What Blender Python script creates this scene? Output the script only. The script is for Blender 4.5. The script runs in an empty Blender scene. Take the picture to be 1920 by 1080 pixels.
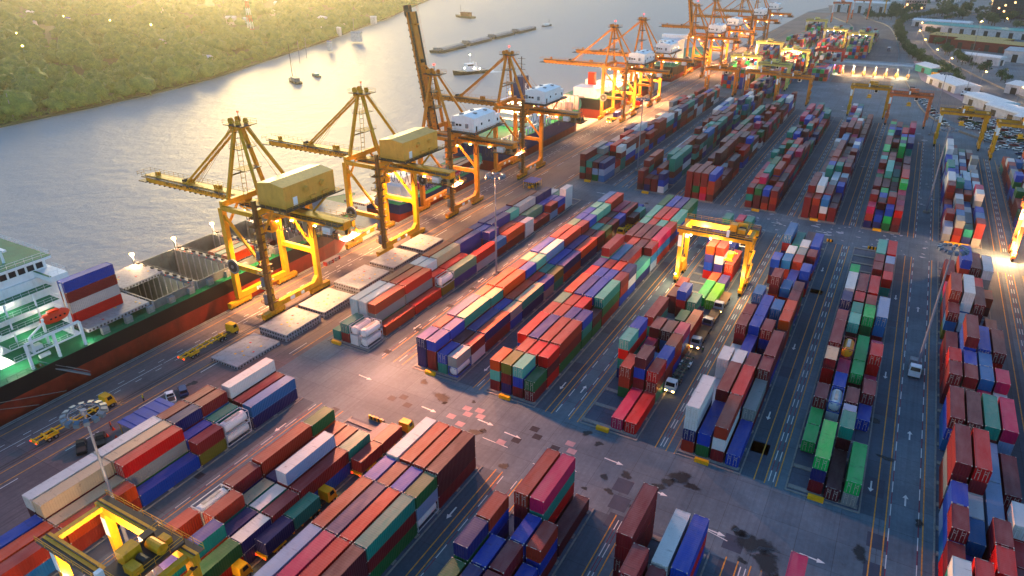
import bpy, bmesh, math, random
from math import sin, cos, pi, radians
from mathutils import Vector, Matrix
from mathutils.bvhtree import BVHTree
random.seed(11)
S = bpy.context.scene
COL = S.collection
# ------------------------------------------------------------ camera
def cam_axes():
    pitch, roll, yaw = 0.46083964, -0.00191676921, 0.507658368
    fh = Vector((-sin(yaw), cos(yaw), 0)); r = Vector((cos(yaw), sin(yaw), 0)); u = Vector((0, 0, 1))
    F = fh*cos(pitch) - u*sin(pitch); U = fh*sin(pitch) + u*cos(pitch)
    return r*cos(roll) + U*sin(roll), -r*sin(roll) + U*cos(roll), F
CAM = Vector((0, 0, 89.754))
cR, cU, cF = cam_axes()
cd = bpy.data.cameras.new('camera'); co = bpy.data.objects.new('camera', cd); COL.objects.link(co)
co.matrix_world = Matrix(((cR.x, cU.x, -cF.x, CAM.x), (cR.y, cU.y, -cF.y, CAM.y), (cR.z, cU.z, -cF.z, CAM.z), (0, 0, 0, 1)))
cd.sensor_width = 36; cd.lens = 1301.009/1920*36; cd.clip_start = 1; cd.clip_end = 20000
S.camera = co
# ------------------------------------------------------------ sky, sun, exposure
SUN_EL, SUN_AZ = radians(6.5), radians(48.5)        # azimuth: from +y towards -x
w = bpy.data.worlds.new('World'); S.world = w; w.use_nodes = True
nt = w.node_tree; bg = nt.nodes['Background']
sky = nt.nodes.new('ShaderNodeTexSky'); sky.sky_type = 'NISHITA'; sky.sun_disc = False
sky.sun_elevation = SUN_EL; sky.sun_rotation = -SUN_AZ; sky.air_density = 1.0; sky.dust_density = 0.6; sky.ozone_density = 3.0
nt.links.new(sky.outputs[0], bg.inputs[0]); bg.inputs[1].default_value = 0.15
sl = bpy.data.lights.new('sun', 'SUN'); sl.energy = 1.5; sl.angle = radians(15); sl.color = (1, .68, .24)
so = bpy.data.objects.new('sun', sl); COL.objects.link(so)
sd = Vector((-sin(SUN_AZ)*cos(SUN_EL), cos(SUN_AZ)*cos(SUN_EL), sin(SUN_EL)))
so.rotation_euler = sd.to_track_quat('Z', 'Y').to_euler()
S.view_settings.view_transform = 'Standard'; S.view_settings.look = 'None'; S.view_settings.gamma = 1
S.view_settings.exposure = 1.8
HAZE_D = .00009
S.cycles.max_bounces = 6; S.cycles.volume_bounces = 0; S.cycles.sample_clamp_indirect = 3; S.cycles.use_denoising = True
# ------------------------------------------------------------ helpers
def lin(c):
    c = c/255
    return c/12.92 if c <= .04045 else ((c+.055)/1.055)**2.4
def L3(r, g, b): return (lin(r), lin(g), lin(b), 1)
def nd(t, ty, **kw):
    n = t.nodes.new(ty)
    for k, v in kw.items(): setattr(n, k, v)
    return n
def mixc(t, a, b, fac, mode='MIX'):
    m = nd(t, 'ShaderNodeMix', data_type='RGBA', blend_type=mode)
    for s, v in ((m.inputs[0], fac), (m.inputs[6], a), (m.inputs[7], b)):
        if hasattr(v, 'is_output'): t.links.new(v, s)
        else: s.default_value = v
    return m.outputs[2]
def math_(t, op, a, b=0.0, clamp=False):
    m = nd(t, 'ShaderNodeMath', operation=op); m.use_clamp = clamp
    for s, v in ((m.inputs[0], a), (m.inputs[1], b)):
        if hasattr(v, 'is_output'): t.links.new(v, s)
        else: s.default_value = v
    return m.outputs[0]
def noise(t, vec, scale, detail=4, rough=.55, dim='3D'):
    n = nd(t, 'ShaderNodeTexNoise'); n.inputs['Scale'].default_value = scale; n.inputs['Detail'].default_value = detail; n.inputs['Roughness'].default_value = rough
    if vec is not None: t.links.new(vec, n.inputs['Vector'])
    return n.outputs['Fac']
def ramp(t, v, a, b):
    m = nd(t, 'ShaderNodeMapRange'); m.inputs[1].default_value = a; m.inputs[2].default_value = b
    t.links.new(v, m.inputs[0]); return m.outputs[0]
def mapping(t, vec, sc):
    m = nd(t, 'ShaderNodeMapping'); m.inputs['Scale'].default_value = sc; t.links.new(vec, m.inputs[0]); return m.outputs[0]
def bump(t, h, strength, dist):
    b = nd(t, 'ShaderNodeBump'); b.inputs['Strength'].default_value = strength; b.inputs['Distance'].default_value = dist
    t.links.new(h, b.inputs['Height']); return b.outputs[0]
def newmat(name):
    m = bpy.data.materials.new(name); m.use_nodes = True; t = m.node_tree
    return m, t, t.nodes['Principled BSDF']
def pm(name, rgb, rough=.6, metal=0., var=.18, scale=.5, grime=None, gamt=.5):
    m, t, p = newmat(name); c = L3(*rgb)
    g = nd(t, 'ShaderNodeNewGeometry').outputs['Position']
    f = ramp(t, noise(t, g, scale, 5, .6), .3, .7)
    col = mixc(t, tuple(x*(1-var) for x in c[:3])+(1,), tuple(min(1, x*(1+var)) for x in c[:3])+(1,), f)
    if grime:
        f2 = math_(t, 'MULTIPLY', ramp(t, noise(t, mapping(t, g, (1, 1, .25)), scale*2.3, 6, .7), .5, .72), gamt)
        col = mixc(t, col, L3(*grime), f2)
    t.links.new(col, p.inputs['Base Color']); p.inputs['Roughness'].default_value = rough; p.inputs['Specular IOR Level'].default_value = .3; p.inputs['Metallic'].default_value = metal
    return m
def emit(name, rgb, st):
    m, t, p = newmat(name); p.inputs['Emission Color'].default_value = L3(*rgb); p.inputs['Emission Strength'].default_value = st
    p.inputs['Base Color'].default_value = L3(*rgb); return m
class MB:
    def __init__(s): s.v = []; s.f = []; s.m = []; s.sm = False
    def add(s, vs, fs, m=0):
        o = len(s.v); s.v += [tuple(x) for x in vs]
        for f in fs: s.f.append(tuple(i+o for i in f)); s.m.append(m)
        return s
    def box(s, x0, y0, z0, x1, y1, z1, m=0):
        return s.add([(x0, y0, z0), (x1, y0, z0), (x1, y1, z0), (x0, y1, z0), (x0, y0, z1), (x1, y0, z1), (x1, y1, z1), (x0, y1, z1)],
              [(0, 3, 2, 1), (4, 5, 6, 7), (0, 1, 5, 4), (1, 2, 6, 5), (2, 3, 7, 6), (3, 0, 4, 7)], m)
    def bar(s, p, q, w, h=None, m=0, up=(0, 0, 1)):
        h = h or w; p = Vector(p); q = Vector(q); d = (q-p).normalized(); u = Vector(up)
        if abs(d.dot(u)) > .98: u = Vector((0, 1, 0))
        a = d.cross(u).normalized()*w/2; b = a.cross(d).normalized()*h/2
        vs = [p-a-b, p+a-b, p+a+b, p-a+b, q-a-b, q+a-b, q+a+b, q-a+b]
        return s.add(vs, [(3, 2, 1, 0), (4, 5, 6, 7), (0, 1, 5, 4), (1, 2, 6, 5), (2, 3, 7, 6), (3, 0, 4, 7)], m)
    def cyl(s, p, q, r, n=10, m=0, r2=None):
        p = Vector(p); q = Vector(q); d = (q-p).normalized(); u = Vector((0, 0, 1)) if abs(d.z) < .9 else Vector((1, 0, 0))
        a = d.cross(u).normalized(); b = d.cross(a).normalized(); r2 = r if r2 is None else r2; vs = []
        for i in range(n):
            t = 2*pi*i/n; e = a*cos(t)+b*sin(t); vs += [p+e*r, q+e*r2]
        fs = [(2*i, 2*i+1, (2*i+3) % (2*n), (2*i+2) % (2*n)) for i in range(n)]
        fs += [tuple(2*i for i in range(n)), tuple(2*i+1 for i in reversed(range(n)))]
        return s.add(vs, fs, m)
    def prism(s, pts, z0, z1, m=0):
        n = len(pts)
        return s.add([(x, y, z0) for x, y in pts]+[(x, y, z1) for x, y in pts],
              [tuple(reversed(range(n))), tuple(range(n, 2*n))]+[(i, (i+1) % n, (i+1) % n+n, i+n) for i in range(n)], m)
    def loft(s, secs, m=0, caps=True):
        n = len(secs[0]); vs = [v for c in secs for v in c]; fs = []
        for k in range(len(secs)-1):
            for i in range(n): fs.append((k*n+i, k*n+(i+1) % n, (k+1)*n+(i+1) % n, (k+1)*n+i))
        if caps: fs += [tuple(reversed(range(n))), tuple(range((len(secs)-1)*n, len(secs)*n))]
        return s.add(vs, fs, m)
    def rail(s, pts, h=1.1, m=0, r=.05, step=2.0, closed=False):
        pts = [Vector(p) for p in pts]
        if closed: pts.append(pts[0])
        for a, b in zip(pts, pts[1:]):
            for k in (1, .5): s.bar(a+Vector((0, 0, h*k)), b+Vector((0, 0, h*k)), r, r, m)
            n = max(1, int((b-a).length/step))
            for i in range(n+1):
                c = a.lerp(b, i/n); s.bar(c, c+Vector((0, 0, h)), r, r, m)
        return s
    def mesh(s, name, mats):
        me = bpy.data.meshes.new(name); me.from_pydata(s.v, [], s.f)
        for mm in (mats if isinstance(mats, (list, tuple)) else [mats]): me.materials.append(mm)
        me.polygons.foreach_set('material_index', s.m)
        if s.sm: me.polygons.foreach_set('use_smooth', [True]*len(s.f))
        me.update(); return me
    def build(s, name, mats, parent=None, loc=None):
        o = bpy.data.objects.new(name, s.mesh(name, mats)); COL.objects.link(o)
        if parent: o.parent = parent
        if loc: o.location = loc
        return o
def tag(o, label=None, cat=None, group=None, kind=None):
    for k, v in (('label', label), ('category', cat), ('group', group), ('kind', kind)):
        if v: o[k] = v
    return o
def thing(name, loc, label, cat, group=None, rz=0):
    o = bpy.data.objects.new(name, None); COL.objects.link(o); o.location = loc; o.rotation_euler = (0, 0, rz)
    return tag(o, label, cat, group)
def copy_tree(o, loc, rz=None, label=None, group=None, parent=None):
    c = o.copy(); COL.objects.link(c)
    if parent is None:
        c.location = loc
        if rz is not None: c.rotation_euler = (0, 0, rz)
        if label: c['label'] = label
        if group: c['group'] = group
    else: c.parent = parent
    for ch in list(o.children): copy_tree(ch, None, parent=c)
    return c
def lamp(loc, power, color, parent=None, kind='POINT', aim=None, size=120, rad=.3):
    l = bpy.data.lights.new('lamp_light', kind); l.energy = power; l.color = color; l.shadow_soft_size = rad
    o = bpy.data.objects.new('lamp_light', l); COL.objects.link(o); o.location = loc
    if kind == 'SPOT':
        l.spot_size = radians(size); l.spot_blend = .6
        o.rotation_euler = (Vector(loc)-Vector(aim)).to_track_quat('Z', 'Y').to_euler()
    if parent: o.parent = parent
    return o
def text_mesh(txt, size, mat, name, depth=.03):
    c = bpy.data.curves.new(name, 'FONT'); c.body = txt; c.size = size; c.extrude = depth; c.align_x = 'CENTER'; c.align_y = 'CENTER'
    o = bpy.data.objects.new(name, c); me = bpy.data.meshes.new_from_object(o); bpy.data.objects.remove(o)
    me.name = name; me.materials.clear(); me.materials.append(mat); return me
def put_text(txt, size, mat, name, parent, loc, rot):
    o = bpy.data.objects.new(name, text_mesh(txt, size, mat, name)); COL.objects.link(o); o.location = loc; o.rotation_euler = rot; o.parent = parent
    return o
WARM = (1, .52, .2); AMB = (1, .6, .28); WHT = (1, .85, .6)
M = {}
def mk(k, *a, **kw): M[k] = pm(k, *a, **kw)
mk('crane_yellow', (206, 146, 22), .5, var=.12, grime=(110, 62, 20), gamt=.45)
mk('crane_orange', (200, 122, 30), .5, var=.15, grime=(96, 48, 20), gamt=.5)
mk('crane_salmon', (214, 110, 62), .5, var=.1, grime=(120, 60, 30))
mk('pale_yellow', (206, 196, 110), .5, var=.1); mk('crane_red', (150, 36, 34), .5)
mk('dark_steel', (56, 48, 44), .6); mk('steel', (120, 122, 126), .5); mk('white_paint', (226, 228, 230), .45, var=.05, grime=(160, 150, 140), gamt=.25)
mk('grey_paint', (128, 130, 132), .6, grime=(92, 70, 56)); mk('black', (18, 18, 20), .5); mk('rubber', (22, 22, 24), .9)
mk('dark_glass', (22, 30, 40), .12); mk('yellow_paint', (220, 160, 20), .6); mk('white_line', (205, 205, 200), .7); mk('orange_line', (206, 140, 52), .7, var=.35, scale=1.5)
mk('red_line', (122, 42, 62), .7, var=.3, scale=2); mk('hull_black', (16, 16, 22), .45, var=.3, scale=.2); mk('hull_red', (128, 40, 24), .55, var=.25, scale=.25, grime=(86, 30, 22))
mk('deck_green', (18, 112, 72), .6); mk('hold_grey', (98, 104, 104), .6, grime=(84, 60, 44)); mk('hatch_grey', (146, 146, 152), .65, var=.12, grime=(104, 82, 70), gamt=.6)
mk('sign_red', (190, 30, 24), .5); mk('lifeboat_orange', (222, 58, 22), .4, var=.06); mk('blue_sheet', (38, 62, 150), .5, grime=(60, 70, 100)); mk('conc', (128, 126, 122), .85, grime=(84, 76, 70), gamt=.7)
mk('roof_white', (205, 208, 212), .5, var=.08, grime=(140, 140, 140)); mk('roof_teal', (50, 140, 132), .5); mk('roof_tan', (168, 142, 74), .6); mk('roof_grey', (140, 150, 160), .5)
mk('wall_brick', (112, 50, 44), .8); mk('wall_white', (190, 186, 186), .8); mk('wall_pink', (190, 150, 140), .8); mk('navy_paint', (24, 34, 82), .5); mk('purple_paint', (66, 44, 130), .5)
mk('bark', (66, 50, 38), .9); mk('tan_machine', (214, 158, 66), .5, var=.08, grime=(150, 100, 40), gamt=.3)
mk('tower_brown', (112, 74, 36), .6, grime=(60, 44, 30)); M['bulb_warm'] = emit('bulb_warm', (255, 190, 90), 25); M['bulb_white'] = emit('bulb_white', (255, 236, 190), 25); M['bulb_red'] = emit('bulb_red', (255, 30, 16), 4); M['lit_window'] = emit('lit_window', (255, 190, 110), 2.0)
# ------------------------------------------------------------ ground, water, far bank
QX = -149.5
def ground_mat(name, c1, c2, joint=6.0, dark=(34, 40, 48), tracks=.35):
    m, t, p = newmat(name); g = nd(t, 'ShaderNodeNewGeometry').outputs['Position']
    big = ramp(t, noise(t, g, .045, 5, .6), .35, .68); fine = noise(t, g, 1.3, 6, .7)
    col = mixc(t, L3(*c1), L3(*c2), big)
    tr = ramp(t, noise(t, mapping(t, g, (1.6, .02, 1)), 1.0, 4, .6), .45, .75)
    col = mixc(t, col, L3(*dark), math_(t, 'MULTIPLY', tr, tracks))
    spots = ramp(t, noise(t, g, .33, 5, .7), .64, .74)
    col = mixc(t, col, L3(*dark), math_(t, 'MULTIPLY', spots, .45))
    col = mixc(t, col, (1.35, 1.35, 1.35, 1), ramp(t, fine, .45, .8), 'MULTIPLY')
    col = mixc(t, col, (.62, .62, .62, 1), math_(t, 'MULTIPLY', ramp(t, noise(t, g, .12, 6, .75), .5, .8), .8), 'MULTIPLY')
    b = nd(t, 'ShaderNodeTexBrick'); b.offset = 0; b.squash = 1
    b.inputs['Scale'].default_value = 1; b.inputs['Brick Width'].default_value = joint; b.inputs['Row Height'].default_value = joint*1.2; b.inputs['Mortar Size'].default_value = .05
    b.inputs['Color1'].default_value = (1, 1, 1, 1); b.inputs['Color2'].default_value = (.8, .82, .84, 1); b.inputs['Mortar'].default_value = (.5, .5, .5, 1)
    t.links.new(g, b.inputs['Vector']); col = mixc(t, col, b.outputs[0], 1.0, 'MULTIPLY')
    t.links.new(col, p.inputs['Base Color']); p.inputs['Roughness'].default_value = .85
    t.links.new(bump(t, fine, .3, .03), p.inputs['Normal'])
    return m
M['yard'] = ground_mat('yard_concrete', (70, 88, 100), (104, 120, 130), tracks=.3)
M['lane'] = ground_mat('lane_asphalt', (52, 68, 82), (74, 90, 104), 7, tracks=.35)
M['apron'] = ground_mat('apron_asphalt', (94, 82, 84), (116, 102, 102), 40, (46, 42, 46), .5)
M['slab'] = ground_mat('slab_concrete', (56, 66, 84), (84, 94, 110), 6, tracks=.1)
M['earth'] = pm('earth', (64, 74, 48), .9, var=.4, scale=.02)
FAR = 9000
def sheet(name, pts, z, mat, kind='structure'):
    mb = MB(); mb.add([(x, y, z) for x, y in pts], [tuple(range(len(pts)))]); return tag(mb.build(name, mat), kind=kind)
def rects(name, rs, z, mat, mats=None):
    mb = MB()
    for r in rs: x0, y0, x1, y1 = r[:4]; mb.add([(x0, y0, z), (x1, y0, z), (x1, y1, z), (x0, y1, z)], [(0, 1, 2, 3)], r[4] if len(r) > 4 else 0)
    return tag(mb.build(name, mat), kind='structure')
gm = MB()
gp = [(QX, -400), (FAR, -400), (FAR, FAR), (700, FAR), (-40, 2100), (-90, 1500), (QX, 1160)]
gm.add([(x, y, 0) for x, y in gp], [tuple(range(len(gp)))])
gm.add([(QX, -400, -6), (QX, -400, 0), (QX, 1160, 0), (QX, 1160, -6)], [(0, 1, 2, 3)], 1)
tag(gm.build('ground', [M['yard'], M['conc']]), kind='structure')
# water
m, t, p = newmat('river_water'); g = nd(t, 'ShaderNodeNewGeometry').outputs['Position']
p.inputs['Base Color'].default_value = L3(172, 164, 160); p.inputs['Roughness'].default_value = .5; p.inputs['IOR'].default_value = 1.33; p.inputs['Specular IOR Level'].default_value = .06
h = math_(t, 'ADD', math_(t, 'MULTIPLY', noise(t, mapping(t, g, (.8, .45, 1)), .55, 6, .68), 1.0), math_(t, 'MULTIPLY', noise(t, g, .07, 4, .6), 2.2))
t.links.new(bump(t, h, .36, 1.0), p.inputs['Normal']); M['water'] = m
sheet('river', [(-FAR, -800), (QX+.5, -800), (QX+.5, 1160), (600, FAR), (-FAR, FAR)], -2.6, m)
BANK = [(-418, -300), (-430, 60), (-440, 190), (-446, 262), (-456, 330), (-470, 380), (-505, 470), (-545, 575), (-600, 700), (-655, 830), (-705, 930), (-790, 1110), (-900, 1330), (-1200, 1900), (-1500, 2600)]
bm_ = MB(); pts = BANK+[(-FAR, 2600), (-FAR, -300)]
bm_.prism(pts, -4, -1.2); tag(bm_.build('far_bank_land', M['earth']), kind='structure')
# far shore beyond the bend
b2 = MB(); b2.prism([(-1500, 2700), (400, 1900), (700, FAR), (-FAR, FAR)], -4, -1.2); tag(b2.build('far_shore_land', M['earth']), kind='structure')
# apron + lanes
rects('apron_road', [(QX, -300, -115.2, 1150)], .004, M['apron'])
rects('quay_kerb_top', [(QX+.02, -300, QX+1.1, 1150)], .012, M['conc'])
X0 = {'A': -113.5, 'B': -87.2, 'C': -67.3, 'D': -44.2, 'E': -23.7, 'F': -3.1, 'G': 20.9, 'H': 43.6}
SEG = {b: [(-60, 87.6), (110.4, 238.4)] for b in 'ABCDEF'}; SEG['G'] = [(-60, 238.4)]; SEG['H'] = [(-60, 238.4)]
FARSEG = {'A': (262.8, 470), 'B': (261, 462), 'C': (260, 452), 'D': (260.5, 442), 'E': (259, 436), 'F': (259, 416), 'G': (258, 384), 'H': (284, 372)}
lanes = []; slabs = []
for b in X0:
    for y0, y1 in SEG[b]+[FARSEG[b]]:
        slabs.append((X0[b]-.5, y0-.6, X0[b]+11.6, y1+.4)); lanes.append((X0[b]+11.6, y0-.6, X0[b]+16.2 if b != 'A' else X0[b]+15, y1+.4))
rects('truck_lanes', lanes, .004, M['lane']); rects('stacking_slabs', slabs, .008, M['slab'])
# sleepers and kerb strips that carry the stacks
mb = MB()
for b in X0:
    for y0, y1 in SEG[b]+[FARSEG[b]]:
        x = X0[b]; n = int((y1-y0)/6.36)
        for k in range(n+1):
            y = y0+.5+k*6.36; mb.box(x-.35, y-.55, .0, x+11.4, y+.45, .2)
        mb.box(x-.75, y0-.6, 0, x-.45, y1+.4, .16); mb.box(x+11.62, y0-.6, 0, x+11.9, y1+.4, .14); mb.box(x-.75, y0-1.0, 0, x+11.9, y0-.62, .16)
tag(mb.build('stack_sleepers', M['conc']), kind='structure')
# ------------------------------------------------------------ road markings
yl, wl, rl = [], [], []
def dash(lst, x, y0, y1, w, on, off, ph=0):
    y = y0+ph
    while y < y1: lst.append((x-w/2, y, x+w/2, min(y+on, y1))); y += on+off
def runway(xs_y, xs_w, segs):
    for y0, y1 in segs:
        for x in xs_y: yl.append((x-.1, y0-1, x+.1, y1+1))
        for x in xs_w: dash(wl, x, y0, y1, .16, 3.2, 3.4); dash(rl, x, y0+3.2, y1, .14, 3.4, 3.2)
S1 = [(-60, 87.6), (110.4, 238), (260, 436)]
runway([-9.3, -7.4, -5.4, -3.75], [-6.8, -6.0], S1); runway([-28.4, -26.2, -24.5], [-27.6, -27.0], S1)
runway([11.1, 12.9, 18.6, 20.3], [13.5, 17.9], [(-60, 238), (258, 400)]); runway([-52.8, -51.4, -47.2, -45.3], [-50.7, -47.8], S1)
runway([-71.0, -69.4, -68.0], [-70.4], S1); runway([-96.8, -93.4, -90.8], [-97.6, -92.4], [(-60, 87.6), (110.4, 238), (262, 460)]); runway([36.2, 38.2, 40.2, 42.6], [38.9, 39.5], [(-60, 238), (258, 380)])
for x in (-134.4, -131.2): yl.append((x-.11, -200, x+.11, 900))
yl.append((-146.3, -200, -146.1, 900)); yl.append((-116.9, 100, -116.7, 900))
for x, o in ((-142.6, 0), (-139.9, 2.5)): dash(wl, x, -100, 700, .16, 1.6, 3.6, o)
dash(wl, -141.2, -100, 700, .14, 30, .4); dash(wl, -130.1, -60, 700, .2, 7, 9); dash(wl, -118, 100, 700, .18, 6, 12)
def arrow(x, y, dx, dy, L=3.2):
    u = Vector((dx, dy)).normalized(); n = Vector((-u.y, u.x)); o = Vector((x, y))
    return [o-u*L/2+n*.14, o-u*L/2-n*.14, o+u*L*.18-n*.14, o+u*L*.18-n*.5, o+u*L/2, o+u*L*.18+n*.5, o+u*L*.18+n*.14]
am = MB()
def addarrow(*a):
    p_ = arrow(*a); am.add([(q.x, q.y, .016) for q in p_], [(0, 1, 2, 6), (3, 4, 5)])
for x, y in ((-10.6, 131), (-10.6, 163), (-10.6, 215), (10, 118), (10, 160), (10, 205), (-53.6, 120), (-32, 70), (-54, 75), (-72.3, 118), (-72.3, 150), (-72.3, 180), (-98.6, 126), (-98.6, 158), (-98.6, 190), (-98.4, 78)): addarrow(x, y, 0, -1)
for x, y in ((15.7, 117), (15.7, 138), (15.7, 200), (-49, 121), (-95, 123)): addarrow(x, y, 0, 1)
for x, y in ((-55, 99), (-75, 98), (-34, 101.5), (-41, 95.5), (-62, 100), (-24, 97.5), (-95, 101), (-12.5, 93), (3, 95), (-30, 249), (-60, 249), (-98, 250), (-15, 248)): addarrow(x, y, 1, -.06, 4)
for p0, p1 in (((-60, 95.5), (-54, 95.2)), ((-47.5, 93.5), (-42, 93)), ((-71, 92.5), (-66, 92)), ((-15, 93), (-10, 92))): am.bar((p0[0], p0[1], .012), (p1[0], p1[1], .012), .16, .008)
tag(am.build('white_arrows', M['white_line']), kind='structure')
rects('yellow_lines', yl, .014, M['orange_line']); rects('white_dashes', wl, .018, M['white_line']); rects('red_dashes', rl, .018, M['red_line'])
# quay rails
rb = MB()
for x in (-148.9, -148.2, -136.2, -135.4): rb.box(x-.06, -200, 0, x+.06, 900, .05)
tag(rb.build('crane_rail_tracks', M['dark_steel']), kind='structure')
# stains and repair patches
CEN = set()
def soften(o):
    a = o.data.color_attributes.new('A', 'FLOAT_COLOR', 'POINT'); a.data.foreach_set('color', [c for i in range(len(o.data.vertices)) for c in ((1, 1, 1, 1) if i in CEN else (0, 0, 0, 1))]); CEN.clear(); return o
def softmat(name, rgb, amt):
    m, t, p = newmat(name); p.inputs['Base Color'].default_value = L3(*rgb); p.inputs['Roughness'].default_value = .6; a = nd(t, 'ShaderNodeAttribute'); a.attribute_name = 'A'; g = nd(t, 'ShaderNodeNewGeometry').outputs['Position']
    f = math_(t, 'ADD', math_(t, 'MULTIPLY', a.outputs['Fac'], 1.6), math_(t, 'MULTIPLY', math_(t, 'SUBTRACT', noise(t, g, .9, 6, .7), .5), 1.6)); t.links.new(math_(t, 'MULTIPLY', ramp(t, f, .25, .75), amt), p.inputs['Alpha']); return m
def blob(mb, x, y, r, sx=1, z=.02, n=18, seed=0):
    rr = random.Random(seed); ph = [rr.random()*6.28 for _ in range(4)]
    vs = [(x+cos(a)*r*sx*(1+.22*sin(2*a+ph[0])+.16*sin(3*a+ph[1])+.1*sin(5*a+ph[2])), y+sin(a)*r*(1+.22*sin(2*a+ph[0])+.16*sin(3*a+ph[1])+.1*sin(7*a+ph[3])), z) for a in [2*pi*i/n for i in range(n)]]
    k = len(mb.v); mb.add(vs+[(x, y, z)], [(i, (i+1) % n, n) for i in range(n)]); CEN.add(k+n)
M['oil'] = pm('dark_repair', (34, 38, 48), .7, var=.4, scale=1.2); M['stain'] = softmat('oil_stain', (14, 18, 24), .85); M['patch'] = pm('repair_patch', (54, 62, 78), .7, var=.2); M['pale'] = pm('pale_patch', (150, 128, 134), .8, var=.15); M['litter'] = softmat('cement_stain', (176, 178, 184), .8)
ob = MB()
for i, (x, y, r, sx) in enumerate([(-21.5, 103.2, 1.5, 1.6), (-23, 101, 1.2, .8), (-24.4, 98.6, 1.3, 1), (-18.8, 102, 1, 1.2), (-6, 93.5, 2.4, 1.1), (-3.4, 90.6, 2.2, 1), (-1.2, 87, 1.6, 1.2), (-8.8, 95, 1.2, 1), (2.6, 89, 1, 1), (-7, 89, .6, 1.3), (-30.5, 99, .9, 1.3), (-34, 96.6, .8, 1), (-31.8, 93.5, .7, 1.2), (-36, 92, .5, 1), (-26, 92, .8, 1.4), (-62.3, 96, 1.2, 1.2), (-61, 97.4, .8, 1), (-75, 103, 1.4, 1.6), (-73.4, 101.5, .7, .6), (-60, 88.8, .9, 1.2), (-52, 90, .8, 1.4), (-70, 91, .8, 1), (-38.6, 105, .8, 1), (-42, 107, .9, 1), (9, 140, .8, 2), (12, 128, .7, 2), (18, 112, .9, .8), (9.6, 100, 1.6, .7), (6, 85, 1.5, 1), (-82, 106, .8, 1.2), (-68, 105, .5, 1), (-128, 80, 1.2, .6), (-120, 60, 1.4, .7), (-133, 150, .8, 2), (-139, 110, .7, 1.5), (-126, 170, 1, 1), (-60, 246, 1, 1.4), (-38, 247, 1.4, .8), (-78, 247, .9, 1)]): blob(ob, x, y, r*1.35, sx, .022, seed=i)
tag(soften(ob.build('oil_stains', M['stain'])), kind='structure')
pr, pp, pl = [], [], []
rnd = random.Random(5)
for (x, y) in ((-82.5, 99), (-80, 97), (-84.5, 97.4), (-97.6, 112.5), (-97.5, 125), (-97.5, 140), (-52, 103), (-50.4, 101), (-53.6, 98), (-97.5, 152), (-92.7, 88), (-101, 60), (-45.7, 99.5)): pr.append((x-.9, y-.8, x+.9, y+.8))
for (x, y) in ((-68, 102.3), (-66.8, 100.6), (-65.2, 102.9), (-64, 101.2), (-69.5, 98.3), (-66.4, 97), (-43.6, 102.3), (-42.4, 100.3), (-56, 96)): pl.append((x-.9, y-.75, x+.9, y+.75))
for k in range(26):
    b = rnd.choice('BCDEF'); y = rnd.uniform(112, 232); x = X0[b]+11.9; pp.append((x, y, x+3.4, y+rnd.uniform(3, 8)))
for x, y in ((-30, 96), (-29, 91.5), (-28, 87), (-9, 92), (-8.6, 86), (12, 104), (12, 97), (-49, 230), (-48, 215)): pp.append((x-1.6, y-1.8, x+1.6, y+1.8))
rects('dark_repairs', pr, .02, M['oil']); rects('patched_asphalt', pp, .011, M['patch']); rects('pale_repairs', pl, .02, M['pale'])
lb = MB()
for k in range(170):
    zone = rnd.random()
    if zone < .5: x, y = rnd.uniform(-50, 18), rnd.uniform(240, 258)
    elif zone < .8: x, y = rnd.choice([-28, -7, 12, 14, 16])+rnd.gauss(0, 1.4), rnd.uniform(256, 420)
    else: x, y = rnd.uniform(-50, 10), rnd.uniform(440, 560)
    blob(lb, x, y, abs(rnd.gauss(0, .45))+.15, rnd.uniform(.6, 2.2), .024, 10, k+900)
tag(soften(lb.build('white_spills', M['litter'])), kind='structure')
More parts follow.
